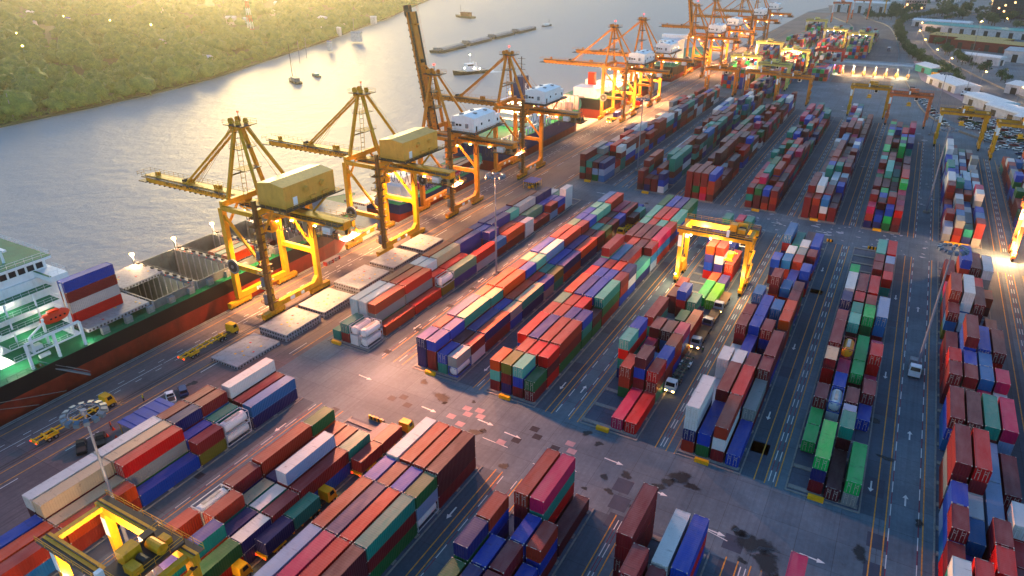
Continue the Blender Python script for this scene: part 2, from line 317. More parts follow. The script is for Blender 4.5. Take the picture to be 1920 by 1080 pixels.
# ------------------------------------------------------------ containers
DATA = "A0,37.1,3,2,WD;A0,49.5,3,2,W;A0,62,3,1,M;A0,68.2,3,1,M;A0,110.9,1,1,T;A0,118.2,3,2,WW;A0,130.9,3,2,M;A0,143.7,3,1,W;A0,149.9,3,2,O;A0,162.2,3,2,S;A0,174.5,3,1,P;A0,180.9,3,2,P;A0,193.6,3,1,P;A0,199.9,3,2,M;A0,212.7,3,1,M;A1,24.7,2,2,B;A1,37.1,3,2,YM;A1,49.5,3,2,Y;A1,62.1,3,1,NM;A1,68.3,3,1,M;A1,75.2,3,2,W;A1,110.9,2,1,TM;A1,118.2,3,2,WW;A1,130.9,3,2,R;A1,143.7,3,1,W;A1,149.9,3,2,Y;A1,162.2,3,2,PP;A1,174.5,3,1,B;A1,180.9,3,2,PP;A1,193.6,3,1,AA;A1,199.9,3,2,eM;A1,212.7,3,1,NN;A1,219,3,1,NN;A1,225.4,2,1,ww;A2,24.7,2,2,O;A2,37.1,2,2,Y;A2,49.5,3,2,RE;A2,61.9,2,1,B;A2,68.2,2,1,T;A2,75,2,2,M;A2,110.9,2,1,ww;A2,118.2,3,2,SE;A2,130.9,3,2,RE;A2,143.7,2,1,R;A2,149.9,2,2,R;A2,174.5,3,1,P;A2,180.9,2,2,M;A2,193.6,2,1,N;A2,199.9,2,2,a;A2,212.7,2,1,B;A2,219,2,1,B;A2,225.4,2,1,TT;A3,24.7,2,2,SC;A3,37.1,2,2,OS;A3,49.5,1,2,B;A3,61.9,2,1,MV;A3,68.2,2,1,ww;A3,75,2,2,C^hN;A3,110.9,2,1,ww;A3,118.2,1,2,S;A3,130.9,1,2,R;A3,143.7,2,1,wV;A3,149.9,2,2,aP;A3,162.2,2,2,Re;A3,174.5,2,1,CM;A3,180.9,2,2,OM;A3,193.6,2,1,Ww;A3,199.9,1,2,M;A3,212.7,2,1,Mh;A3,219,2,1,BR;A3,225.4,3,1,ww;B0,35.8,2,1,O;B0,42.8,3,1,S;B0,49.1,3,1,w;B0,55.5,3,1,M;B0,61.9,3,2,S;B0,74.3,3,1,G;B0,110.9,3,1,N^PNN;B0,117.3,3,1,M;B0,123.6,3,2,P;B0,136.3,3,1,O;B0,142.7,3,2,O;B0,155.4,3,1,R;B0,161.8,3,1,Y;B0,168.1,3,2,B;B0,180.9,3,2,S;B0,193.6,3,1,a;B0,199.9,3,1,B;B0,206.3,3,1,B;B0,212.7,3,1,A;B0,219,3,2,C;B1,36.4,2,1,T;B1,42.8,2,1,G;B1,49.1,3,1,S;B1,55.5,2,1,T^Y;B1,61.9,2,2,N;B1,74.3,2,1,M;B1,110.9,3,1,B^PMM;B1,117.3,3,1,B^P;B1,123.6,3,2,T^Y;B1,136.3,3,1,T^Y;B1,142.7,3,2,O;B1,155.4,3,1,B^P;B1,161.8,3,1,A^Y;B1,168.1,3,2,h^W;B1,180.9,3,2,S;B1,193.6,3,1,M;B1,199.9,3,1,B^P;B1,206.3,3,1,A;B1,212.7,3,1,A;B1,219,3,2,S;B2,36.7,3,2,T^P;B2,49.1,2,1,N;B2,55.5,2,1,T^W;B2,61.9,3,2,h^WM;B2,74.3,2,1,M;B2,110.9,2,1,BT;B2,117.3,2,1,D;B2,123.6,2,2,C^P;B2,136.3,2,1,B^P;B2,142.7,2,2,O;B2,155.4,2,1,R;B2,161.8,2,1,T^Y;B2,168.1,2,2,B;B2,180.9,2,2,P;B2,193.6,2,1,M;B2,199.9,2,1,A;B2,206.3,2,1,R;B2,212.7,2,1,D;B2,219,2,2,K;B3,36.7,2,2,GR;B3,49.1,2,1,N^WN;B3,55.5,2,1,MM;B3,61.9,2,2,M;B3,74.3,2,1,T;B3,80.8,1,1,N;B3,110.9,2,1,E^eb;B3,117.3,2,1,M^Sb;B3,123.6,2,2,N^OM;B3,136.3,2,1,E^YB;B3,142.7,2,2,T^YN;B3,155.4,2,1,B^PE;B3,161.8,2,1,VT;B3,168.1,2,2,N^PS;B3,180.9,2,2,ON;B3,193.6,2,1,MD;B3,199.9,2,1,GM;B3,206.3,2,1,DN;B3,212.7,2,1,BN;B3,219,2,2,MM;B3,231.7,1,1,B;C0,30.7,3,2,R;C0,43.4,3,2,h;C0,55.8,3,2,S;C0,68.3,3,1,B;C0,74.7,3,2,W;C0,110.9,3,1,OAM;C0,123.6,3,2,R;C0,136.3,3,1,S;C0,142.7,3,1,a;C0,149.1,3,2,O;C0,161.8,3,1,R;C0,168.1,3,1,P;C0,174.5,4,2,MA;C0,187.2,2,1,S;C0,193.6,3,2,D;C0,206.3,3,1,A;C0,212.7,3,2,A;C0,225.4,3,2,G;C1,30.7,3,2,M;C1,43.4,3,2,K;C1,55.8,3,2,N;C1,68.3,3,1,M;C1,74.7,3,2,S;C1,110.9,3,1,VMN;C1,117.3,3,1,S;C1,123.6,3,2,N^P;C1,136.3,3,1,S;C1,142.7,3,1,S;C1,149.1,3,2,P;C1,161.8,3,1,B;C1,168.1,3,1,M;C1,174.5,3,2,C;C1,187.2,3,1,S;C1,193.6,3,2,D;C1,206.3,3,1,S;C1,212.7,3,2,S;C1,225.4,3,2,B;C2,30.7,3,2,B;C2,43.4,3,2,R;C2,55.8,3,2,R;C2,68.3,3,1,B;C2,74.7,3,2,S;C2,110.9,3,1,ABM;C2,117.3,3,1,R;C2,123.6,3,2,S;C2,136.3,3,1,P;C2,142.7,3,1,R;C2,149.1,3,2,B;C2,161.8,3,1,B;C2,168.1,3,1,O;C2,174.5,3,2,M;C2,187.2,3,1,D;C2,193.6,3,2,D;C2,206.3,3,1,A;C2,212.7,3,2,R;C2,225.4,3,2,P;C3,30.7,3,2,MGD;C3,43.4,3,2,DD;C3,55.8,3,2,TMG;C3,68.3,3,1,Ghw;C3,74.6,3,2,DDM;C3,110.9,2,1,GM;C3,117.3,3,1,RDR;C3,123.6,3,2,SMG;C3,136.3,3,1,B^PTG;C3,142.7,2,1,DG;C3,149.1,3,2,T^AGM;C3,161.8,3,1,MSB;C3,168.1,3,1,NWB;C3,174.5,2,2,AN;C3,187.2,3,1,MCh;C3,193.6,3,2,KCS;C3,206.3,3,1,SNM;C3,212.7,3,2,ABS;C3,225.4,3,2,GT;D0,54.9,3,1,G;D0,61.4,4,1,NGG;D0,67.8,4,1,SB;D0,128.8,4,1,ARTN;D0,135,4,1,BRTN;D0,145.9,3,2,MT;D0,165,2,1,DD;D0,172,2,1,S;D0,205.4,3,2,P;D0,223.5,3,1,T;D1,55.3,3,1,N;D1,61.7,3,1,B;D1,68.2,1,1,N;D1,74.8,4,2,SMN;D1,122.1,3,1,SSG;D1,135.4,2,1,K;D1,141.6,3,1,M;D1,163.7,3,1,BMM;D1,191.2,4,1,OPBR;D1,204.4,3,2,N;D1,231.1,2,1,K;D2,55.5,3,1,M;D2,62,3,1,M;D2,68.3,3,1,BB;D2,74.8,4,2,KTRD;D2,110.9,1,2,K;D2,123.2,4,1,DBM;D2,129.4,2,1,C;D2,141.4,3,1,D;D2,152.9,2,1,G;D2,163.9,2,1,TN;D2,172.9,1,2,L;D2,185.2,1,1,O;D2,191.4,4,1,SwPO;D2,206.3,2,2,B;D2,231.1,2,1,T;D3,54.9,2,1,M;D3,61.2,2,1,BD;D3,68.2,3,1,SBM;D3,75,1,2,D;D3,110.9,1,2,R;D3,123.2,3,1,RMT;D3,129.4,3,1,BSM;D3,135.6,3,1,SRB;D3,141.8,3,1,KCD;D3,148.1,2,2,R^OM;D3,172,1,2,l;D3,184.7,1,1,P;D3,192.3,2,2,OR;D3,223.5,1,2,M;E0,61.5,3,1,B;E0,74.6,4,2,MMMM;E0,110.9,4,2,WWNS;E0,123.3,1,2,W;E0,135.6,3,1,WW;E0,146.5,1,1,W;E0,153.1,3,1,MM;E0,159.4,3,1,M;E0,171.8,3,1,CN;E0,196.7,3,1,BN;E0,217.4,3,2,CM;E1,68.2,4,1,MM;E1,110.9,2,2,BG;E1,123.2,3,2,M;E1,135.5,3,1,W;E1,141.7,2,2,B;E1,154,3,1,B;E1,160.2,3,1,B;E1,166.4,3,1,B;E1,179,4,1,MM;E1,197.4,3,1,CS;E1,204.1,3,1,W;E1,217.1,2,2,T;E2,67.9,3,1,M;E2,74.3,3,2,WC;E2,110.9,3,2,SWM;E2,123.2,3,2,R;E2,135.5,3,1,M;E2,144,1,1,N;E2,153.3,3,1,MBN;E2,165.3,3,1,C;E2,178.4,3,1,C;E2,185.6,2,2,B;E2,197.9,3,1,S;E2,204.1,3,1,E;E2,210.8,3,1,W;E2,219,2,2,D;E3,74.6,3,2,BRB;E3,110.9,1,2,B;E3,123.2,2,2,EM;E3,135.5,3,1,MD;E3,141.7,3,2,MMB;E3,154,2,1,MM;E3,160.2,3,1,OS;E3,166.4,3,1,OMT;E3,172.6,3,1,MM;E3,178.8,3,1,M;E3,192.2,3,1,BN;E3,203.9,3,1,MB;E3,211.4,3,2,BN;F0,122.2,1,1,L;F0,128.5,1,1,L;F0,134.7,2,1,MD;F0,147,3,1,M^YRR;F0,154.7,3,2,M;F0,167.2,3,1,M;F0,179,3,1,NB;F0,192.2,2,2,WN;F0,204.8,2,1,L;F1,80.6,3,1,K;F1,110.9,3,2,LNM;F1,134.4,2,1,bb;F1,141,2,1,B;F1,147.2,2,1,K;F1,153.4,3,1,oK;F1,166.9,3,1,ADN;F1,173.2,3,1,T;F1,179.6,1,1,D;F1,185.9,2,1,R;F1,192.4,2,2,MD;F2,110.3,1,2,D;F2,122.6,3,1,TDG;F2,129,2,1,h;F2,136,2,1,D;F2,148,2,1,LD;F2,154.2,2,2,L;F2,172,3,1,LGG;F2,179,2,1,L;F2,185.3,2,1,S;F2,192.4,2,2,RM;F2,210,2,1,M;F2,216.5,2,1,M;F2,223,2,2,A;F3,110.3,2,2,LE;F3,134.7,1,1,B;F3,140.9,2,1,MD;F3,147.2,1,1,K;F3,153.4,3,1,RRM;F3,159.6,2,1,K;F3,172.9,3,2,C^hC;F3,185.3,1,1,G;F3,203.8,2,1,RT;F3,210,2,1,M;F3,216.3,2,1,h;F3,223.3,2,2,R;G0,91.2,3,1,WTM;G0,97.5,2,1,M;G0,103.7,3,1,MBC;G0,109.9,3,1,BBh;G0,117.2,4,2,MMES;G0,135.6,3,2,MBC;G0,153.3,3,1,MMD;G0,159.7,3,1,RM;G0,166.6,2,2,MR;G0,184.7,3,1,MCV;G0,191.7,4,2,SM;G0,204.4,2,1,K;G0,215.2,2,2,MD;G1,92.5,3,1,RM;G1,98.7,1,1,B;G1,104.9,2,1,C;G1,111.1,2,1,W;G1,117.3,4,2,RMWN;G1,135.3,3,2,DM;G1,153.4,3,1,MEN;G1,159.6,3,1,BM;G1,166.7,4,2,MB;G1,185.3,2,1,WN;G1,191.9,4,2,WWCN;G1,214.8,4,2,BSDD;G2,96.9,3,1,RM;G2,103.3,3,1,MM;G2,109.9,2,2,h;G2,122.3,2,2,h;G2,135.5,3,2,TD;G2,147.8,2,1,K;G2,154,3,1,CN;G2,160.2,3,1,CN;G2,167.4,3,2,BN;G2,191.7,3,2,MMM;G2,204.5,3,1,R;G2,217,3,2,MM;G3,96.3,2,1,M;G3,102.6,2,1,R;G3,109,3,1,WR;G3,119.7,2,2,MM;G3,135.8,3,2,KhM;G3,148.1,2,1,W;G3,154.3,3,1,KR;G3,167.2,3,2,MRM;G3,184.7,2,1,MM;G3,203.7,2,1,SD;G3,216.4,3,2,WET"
PAL = {'M': ('maroon', (118, 34, 44)), 'D': ('dark maroon', (84, 32, 44)), 'R': ('bright red', (190, 28, 34)), 'S': ('rust brown', (156, 58, 44)), 'O': ('orange', (206, 84, 36)),
       'N': ('navy blue', (26, 38, 96)), 'B': ('royal blue', (18, 72, 168)), 'C': ('steel blue', (36, 110, 164)), 'P': ('indigo', (58, 54, 128)), 'T': ('teal', (16, 128, 116)), 'A': ('pale aqua', (92, 172, 158)),
       'a': ('grey green', (104, 146, 122)), 'G': ('dark green', (22, 98, 58)), 'L': ('bright green', (16, 176, 92)), 'l': ('lime green', (110, 190, 40)), 'W': ('white', (216, 214, 214)), 'E': ('grey', (136, 140, 140)),  # lime green: bright green with crane lamp light put into the colour
       'e': ('lilac grey', (172, 164, 172)), 'Y': ('cream', (214, 184, 150)), 'K': ('magenta pink', (186, 38, 92)), 'V': ('olive', (104, 106, 46)), 'h': ('pale blue grey', (138, 158, 190)),
       'w': ('white tank', (226, 222, 220)), 'o': ('orange tank', (214, 140, 30)), 'b': ('white tank in blue frame', (206, 208, 210))}
def paint_mat(name, src):
    m, t, p = newmat(name); geo = nd(t, 'ShaderNodeNewGeometry')
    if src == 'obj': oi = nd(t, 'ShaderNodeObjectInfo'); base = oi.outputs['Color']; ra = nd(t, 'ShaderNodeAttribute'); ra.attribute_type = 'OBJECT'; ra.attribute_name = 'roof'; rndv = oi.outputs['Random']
    else: a = nd(t, 'ShaderNodeAttribute'); a.attribute_name = 'Col'; base = a.outputs['Color']; rndv = None
    pos = geo.outputs['Position']
    nz = nd(t, 'ShaderNodeSeparateXYZ'); t.links.new(geo.outputs['True Normal'], nz.inputs[0])
    up = ramp(t, nz.outputs[2], .6, .8)
    if src == 'obj': base = mixc(t, base, ra.outputs['Color'], math_(t, 'MULTIPLY', up, ramp(t, noise(t, pos, 1.4, 3, .6), .2, .36)))  # roof tint on upward faces, mostly light on the tops painted in
    big = ramp(t, noise(t, mapping(t, pos, (1, .35, 1)), .5, 5, .65), .3, .75)
    col = mixc(t, base, mixc(t, base, (.5, .5, .5, 1), 1.0, 'MULTIPLY'), math_(t, 'MULTIPLY', big, .35))
    # worn, dusty roofs and rust
    dust = math_(t, 'MULTIPLY', up, math_(t, 'ADD', .05, math_(t, 'MULTIPLY', ramp(t, noise(t, mapping(t, pos, (.9, .25, 1)), .8, 4, .6), .35, .7), .15)))
    col = mixc(t, col, L3(176, 150, 146), dust)
    rust = ramp(t, noise(t, pos, .9, 7, .72), .62, .7)
    col = mixc(t, col, L3(92, 48, 34), math_(t, 'MULTIPLY', rust, .55))
    streak = math_(t, 'MULTIPLY', ramp(t, noise(t, mapping(t, pos, (.4, 1.6, .4)), 1.1, 4, .6), .6, .75), up)
    col = mixc(t, col, L3(50, 40, 42), math_(t, 'MULTIPLY', streak, .45))
    t.links.new(col, p.inputs['Base Color']); p.inputs['Roughness'].default_value = .55; p.inputs['Specular IOR Level'].default_value = .22
    # corrugation: along y on the long sides and the roof, along x on the ends
    sp = nd(t, 'ShaderNodeSeparateXYZ'); t.links.new(pos, sp.inputs[0])
    endf = math_(t, 'GREATER_THAN', math_(t, 'ABSOLUTE', nz.outputs[1]), .6)
    c = nd(t, 'ShaderNodeMix'); t.links.new(endf, c.inputs[0]); t.links.new(sp.outputs[1], c.inputs[2]); t.links.new(sp.outputs[0], c.inputs[3])
    wv = math_(t, 'SINE', math_(t, 'MULTIPLY', c.outputs[0], 2*pi/.42))
    b = nd(t, 'ShaderNodeBump'); b.inputs['Strength'].default_value = .5; b.inputs['Distance'].default_value = .05; t.links.new(math_(t, 'MULTIPLY', wv, math_(t, 'SUBTRACT', 1.0, math_(t, 'MULTIPLY', up, .8))), b.inputs['Height'])
    t.links.new(b.outputs[0], p.inputs['Normal'])
    return m
M['cpaint'] = paint_mat('container_paint', 'obj'); M['cstuff'] = paint_mat('container_paint_far', 'attr')
M['fitting'] = pm('steel_fitting', (168, 160, 150), .5)
H1, H2, ZB = 2.59, 2.68, .2
def body_mesh(L, H, name):
    mb = MB(); W = 2.44; x = W/2; r = .045; e = .11
    # recessed panels between posts and rails
    mb.box(-x+r, r, .14, x-r, L-r, H-.03)
    for sx in (-1, 1):
        a, b = sorted((sx*x, sx*(x-.1)))
        for y in (0, L-e): mb.box(a, y, 0, b, y+e, H)
        mb.box(a, e, 0, b, L-e, .16); mb.box(a, e, H-.1, b, L-e, H-.01)
    for y in (0, L-.1): mb.box(-x+.1, y, 0, x-.1, y+.1, .16); mb.box(-x+.1, y, H-.12, x-.1, y+.1, H-.004)
    for sx in (-1, 1):
        for y in (-.008, L-.17):
            for z in (-.004, H-.12): a, b = sorted((sx*(x+.008), sx*(x-.16))); mb.box(a, y, z, b, y+.178, z+.126, 1)
    mb.box(-.5, .02, H-.004, .5, .1, H+.01, 1); mb.box(-.5, L-.1, H-.004, .5, L-.02, H+.01, 1)
    return mb.mesh(name, [M['cpaint'], M['fitting']])
def door_mesh(H, sx, name):
    mb = MB(); a, b = sorted((sx*.02, sx*1.1)); mb.box(a, -.012, .17, b, .04, H-.13)
    for q in (.3, .82):
        mb.box(sx*q-.025, -.05, .2, sx*q+.025, -.013, H-.16, 1)
        for z in (.5, H*.5, H-.5): mb.box(sx*q-.07, -.055, z, sx*q+.07, -.012, z+.07, 1)
    mb.box(sx*.56-.17, -.03, H*.62, sx*.56+.17, -.013, H*.62+.12, 1); mb.box(sx*.6-.12, -.03, H*.78, sx*.6+.12, -.013, H*.78+.1, 1)
    return mb.mesh(name, [M['cpaint'], M['fitting']])
CM = {1: body_mesh(6.06, H1, 'container_body'), 2: body_mesh(12.19, H2, 'long_container_body')}
DM = {k: [door_mesh({1: H1, 2: H2}[k], s, 'container_door') for s in (-1, 1)] for k in (1, 2)}
def tank_frame(name, L=6.06, H=2.59):
    mb = MB(); x = 1.22; e = .12
    for sx in (-x, x-e):
        for y in (0, L-e): mb.box(sx, y, 0, sx+e, y+e, H)
        mb.box(sx, e, .0, sx+e, L-e, .16); mb.box(sx, e, H-.12, sx+e, L-e, H)
    for y in (0, L-e):
        mb.box(-x+e, y, 0, x-e, y+e, .16); mb.box(-x+e, y, H-.12, x-e, y+e, H)
        for s in (-1, 1): mb.bar((s*1.1, y+.06, .15), (s*.4, y+.06, .62), .09, .09); mb.bar((s*1.1, y+.06, H-.15), (s*.4, y+.06, H-.62), .09, .09)
    mb.box(-.35, 1.2, H-.1, .35, L-1.2, H-.02, 1)
    for y in (1.5, 3, 4.4): mb.box(-.28, y, H-.019, .28, y+.35, H+.05, 1)
    return mb.mesh(name, [M['cpaint'], M['fitting']])
def tank_shell(name, L=6.06, H=2.59):
    mb = MB(); mb.sm = True; secs = []; n = 20
    for y, r in ((.16, .25), (.2, .8), (.35, 1.05), (.6, 1.13), (L-.6, 1.13), (L-.35, 1.05), (L-.2, .8), (L-.16, .25)):
        secs.append([(r*cos(2*pi*i/n), y, H/2+r*sin(2*pi*i/n)) for i in range(n)])
    return mb.loft(secs).mesh(name, [M['cpaint']])
TF, TS = tank_frame('tank_frame'), tank_shell('tank_shell')
def deep(c):
    m_ = max(c); return tuple(lin(max(0, m_-(m_-v)*1.12))*.82 for v in c)
def fcol(ch): return deep(PAL[ch][1])+(1,)
ROOF = {}; RECS = []       # x, y, z, len, colour, block, row, tier, height-of-stack, section, below
def stack(b, row, y, L, ln, cols):
    x = X0[b]+row*2.88+1.22; h = H1 if ln == 1 else H2
    sec = 'front' if y < 86 and b != 'G' else ('middle' if y < 245 else 'far')
    if b == 'G' and y < 104: sec = 'middle'
    roof = cols[2] if cols[1:2] == '^' else None; cols = list(cols[:1]+cols[3:] if roof else cols); tank = cols[0] in 'wob'  # letter after the caret: roof tint, often the paler lit look of the top
    while len(cols) < L: cols.append('w' if tank else random.choice('MMDSNBTRECGPO'))
    for k in range(L):
        c = cols[L-1-k]; h0 = H1 if c in 'wob' else h
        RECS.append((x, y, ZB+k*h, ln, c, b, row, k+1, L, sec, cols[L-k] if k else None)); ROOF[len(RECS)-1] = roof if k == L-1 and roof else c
occ = {}
for e in DATA.split(';'):
    k, y, L, ln, c = e.split(','); b, row = k[0], int(k[1]); stack(b, row, float(y), int(L), int(ln), c)
    occ.setdefault((b, row), []).append((float(y), float(y)+6.36*int(ln)))
# the far yard sections and the fringe blocks: seeded stacks
def seeded(b, row, y0, y1, pal, lo, hi, seed, gap=.08, long=.3):
    r = random.Random(seed); y = y0; L = r.randint(lo, hi)
    while y < y1-6:
        ln = 2 if r.random() < long and y < y1-13 else 1
        if r.random() < .45: L = r.randint(lo, hi)
        if r.random() > gap: stack(b, row, y, L, ln, ''.join(r.choice(pal) for _ in range(L)))
        y += 6.36*ln
FP = {'A': 'MMDSTBWTRNEWO', 'B': 'MDTBBCTANWDMS', 'C': 'MMMDSRTGDWMKB', 'D': 'RMDBNTGMSKNR', 'E': 'MMKWDCTSEBMW', 'F': 'MMTAKLGBNDMR', 'G': 'BNWMWKCETWS', 'H': 'BNTGMWEDCMS'}
FRONT = {'A': ['MDTM', 'TMD', 'DhG', 'NhC'], 'B': ['MMD', 'MN', 'MM', 'NBw'], 'C': ['MMMM', 'MMGM', 'MMRK', 'BSSD'], 'D': ['MTM', 'GDD', 'BDS', 'MSM'], 'E': ['MMM', 'SMM', 'CWS', 'MM'], 'F': ['KSN', 'BN', 'BLG', 'RMD'], 'G': ['hE', 'EMS', 'TN', 'MME'], 'H': ['MBN', 'CBM', 'GMM', 'EMW']}
for b in X0:
    y0, y1 = FARSEG[b]
    for row in range(4):
        f = FRONT[b][row]; yy = y0+.3+(row % 2)*.0
        if b != 'H': stack(b, row, yy, len(f), 2 if b in 'AC' else 1, f); yy += 12.72 if b in 'AC' else 6.36
        seeded(b, row, yy, y1-random.Random(ord(b)+row).choice([0, 0, 6, 12]), FP[b], 2, 4, ord(b)*7+row, .07, .35 if b in 'ABCD' else .2)
for row in range(4):
    seeded('H', row, 105, 236, 'MDNBDMEG', 3, 4, 70+row); seeded('H', row, 20, 104, 'MMDNKM', 2, 3, 60+row)
    seeded('G', row, 60, 91, 'MDNBTE', 2, 3, 50+row); seeded('C', row, 5, 66, 'MDRKBG', 2, 3, 90+row) if False else None
# the second yard beyond the cross road
YB = [(-113, 500, 660), (-88, 478, 640), (-64, 560, 640), (-104, 690, 860), (-76, 670, 840), (-52, 690, 850)]
FARC = []
for i, (x0, y0, y1) in enumerate(YB):
    for row in range(6 if i not in (2,) else 5):
        r = random.Random(300+i*10+row); y = y0; L = 3
        while y < y1:
            if r.random() < .4: L = r.randint(2, 5)
            ln = 2 if r.random() < .3 else 1
            if r.random() > .06:
                for k in range(L): FARC.append((x0+row*2.75, y, ZB+k*2.6, ln, r.choice('MMDSNBBCTGRWEKLO')))
            y += 6.36*ln
# which ones the photograph shows largest: rays from the camera over the stacks
def visible_counts(recs):
    vs, fs = [], []
    for (x, y, z, ln, *_q) in recs:
        o = len(vs); L = 6.06 if ln == 1 else 12.19; h = H1 if ln == 1 else H2
        vs += [Vector(v) for v in ((x-1.22, y, z), (x+1.22, y, z), (x+1.22, y+L, z), (x-1.22, y+L, z), (x-1.22, y, z+h), (x+1.22, y, z+h), (x+1.22, y+L, z+h), (x-1.22, y+L, z+h))]
        fs += [tuple(o+i for i in f) for f in ((0, 3, 2, 1), (4, 5, 6, 7), (0, 1, 5, 4), (1, 2, 6, 5), (2, 3, 7, 6), (3, 0, 4, 7))]
    T = BVHTree.FromPolygons(vs, fs); n = [0]*len(recs); front = set()
    for j in range(0, 270):
        for i in range(0, 480):
            d = cF+cR*((i*4+2-960)/1301)-cU*((j*4+2-540)/1301)
            hit = T.ray_cast(CAM, d)
            if hit[2] is not None:
                k = hit[2]//6; n[k] += 1
                if hit[2] % 6 == 2: front.add(k)
    return n, front
CNT, FRONTV = visible_counts(RECS)
order = sorted(range(len(RECS)), key=lambda i: -CNT[i]); SOLO = [i for i in order[:300] if CNT[i] > 0]
ORD = ['first', 'second', 'third', 'fourth', 'fifth', 'sixth', 'seventh', 'eighth']
ROWN = ['river-side row', 'second row', 'third row', 'land-side row']
BAYS = 'first second third fourth fifth sixth seventh eighth ninth tenth eleventh twelfth thirteenth fourteenth fifteenth sixteenth seventeenth eighteenth nineteenth twentieth twenty-first twenty-second twenty-third'.split()
TIER = {1: {1: 'on the ground'}, 2: {1: 'bottom of two', 2: 'top of two'}, 3: {1: 'bottom of three', 2: 'middle of three', 3: 'top of three'}, 4: {1: 'bottom of four', 2: 'second of four', 3: 'third of four', 4: 'top of four'}}
used = {}; labs = {}
for i in sorted(SOLO):
    x, y, z, ln, c, b, row, tier, L, sec, below = RECS[i]
    bi = {'A': 0, 'B': 1, 'C': 2, 'D': 3, 'E': 4, 'F': 5, 'G': 6, 'H': 7}[b]
    ys = sorted(set(r[1] for r in RECS if r[5] == b and r[6] == row and r[9] == sec)); bay = BAYS[min(len(BAYS)-1, ys.index(y))]
    kind = PAL[c][0]+(' container' if c in 'wob' else (' short container' if ln == 1 else ' long container'))
    ov = ' over '+PAL[below][0].replace(' in blue frame', '') if below and c not in 'wob' else ''
    lb = f"{kind}{ov}, {TIER[L][tier]}, {bay} stack, {ROWN[row]}, {ORD[bi]} {sec}-yard block"
    if len(lb.split()) > 16 and ov: lb = lb.replace(ov, '')
    if len(lb.split()) > 16: lb = lb.replace(' stack,', ',')
    used.setdefault(lb, []).append(i); labs[i] = lb
for i in SOLO:
    x, y, z, ln, c, b, row, tier, L, sec, below = RECS[i]
    grp = f'containers stacked in the {sec} yard'
    if c in 'wob':
        o = thing('tank_container', (x, y, z), labs[i], 'tank container', grp)
        for nm, me, cc in (('frame', TF, {'w': (190, 190, 196), 'o': (120, 40, 50), 'b': (20, 80, 170)}[c]), ('tank_shell', TS, PAL[c][1])):
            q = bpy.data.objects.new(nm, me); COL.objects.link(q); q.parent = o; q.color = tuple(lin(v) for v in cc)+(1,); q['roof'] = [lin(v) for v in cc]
        continue
    o = bpy.data.objects.new('shipping_container', CM[ln]); COL.objects.link(o); o.location = (x, y, z)
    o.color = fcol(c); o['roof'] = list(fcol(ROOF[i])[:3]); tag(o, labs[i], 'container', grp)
    if i in FRONTV and CNT[i] > 40 and (hash((round(x*10), round(y*10), tier)) % 5) < 3:
        for me in DM[ln]:
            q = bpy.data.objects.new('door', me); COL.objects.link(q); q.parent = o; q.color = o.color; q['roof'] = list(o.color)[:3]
# everything smaller or out of sight: one mass of stacks
mb = MB(); cols = []; solo = set(SOLO)
def mass_box(x, y, z, ln, c):
    L = 6.06 if ln == 1 else 12.19; h = H1 if ln == 1 else H2; mb.box(x-1.22, y, z+.005, x+1.22, y+L, z+h-.005); cols.extend([fcol(c)]*24)
for i, r in enumerate(RECS):
    if i not in solo: mass_box(r[0], r[1], r[2], r[3], r[4])
for r in FARC: mass_box(*r)
o = mb.build('stacked_containers', M['cstuff']); at = o.data.color_attributes.new('Col', 'FLOAT_COLOR', 'CORNER')
at.data.foreach_set('color', [v for c in cols for v in c])
tag(o, 'many small container stacks filling the distant yard blocks', 'containers', kind='stuff')
# yellow kerb blocks at the heads of the stacking blocks, striped stops at the far heads
kb = MB(); kb.box(-1.35, -.35, 0, 1.35, .35, .85); kb.box(-1.1, -.36, .15, 1.1, -.35, .7, 0); kmesh = kb.mesh('kerb_block', M['yellow_paint'])
BN = dict(zip('ABCDEFGH', ['first', 'second', 'third', 'fourth', 'fifth', 'sixth', 'seventh', 'eighth']))
for b in 'ABCDEF':
    for y, dx, s in ((109.3, 4.6 if b != 'A' else 2.4, 'middle'), (258.2 if b != 'A' else 261, 4.6, 'far')):
        q = bpy.data.objects.new('kerb_block', kmesh); COL.objects.link(q); q.location = (X0[b]+dx, y, 0)
        tag(q, f'yellow concrete kerb block at the head of the {BN[b]} {s}-yard stack block', 'kerb block', 'yellow kerb blocks')
q = bpy.data.objects.new('kerb_block', kmesh); COL.objects.link(q); q.location = (X0['G']+4.5, 256.6, 0); q.scale = (2.6, 1, 1); tag(q, 'long yellow concrete kerb block at the head of the seventh far-yard stack block', 'kerb block', 'yellow kerb blocks')
def stripes(name, L, label):
    mb = MB(); n = int(L/.5)
    for k in range(n): mb.box(-L/2+k*.5, -.2, 0, -L/2+k*.5+.5, .2, 1.0, k % 2)
    mb.box(-L/2-.1, -.3, -.02, L/2+.1, .3, .12, 2)
    return tag(mb.build(name, [M['yellow_paint'], M['black'], M['conc']]), label, 'barrier', 'black and yellow striped barriers')
for x, y, L, lb in ((-82.2, 89.3, 4, 'striped barrier behind the green container at the crossing'), (-14.7, 88.9, 3, 'striped barrier beside the white and royal blue long containers'), (2, 239.4, 4, 'striped barrier behind the empty bays of the sixth middle-yard block'), (-11.5+0, 239.6, 2, 'striped barrier behind the teal container by the crossing'), (-128.3, 247, 7, 'striped barrier at the blue canopied rest hut'), (-119.6, 73.5, 2.5, 'striped barrier beside the long blue shade canopy')):
    stripes('striped_barrier', L, lb).location = (x, y, 0)
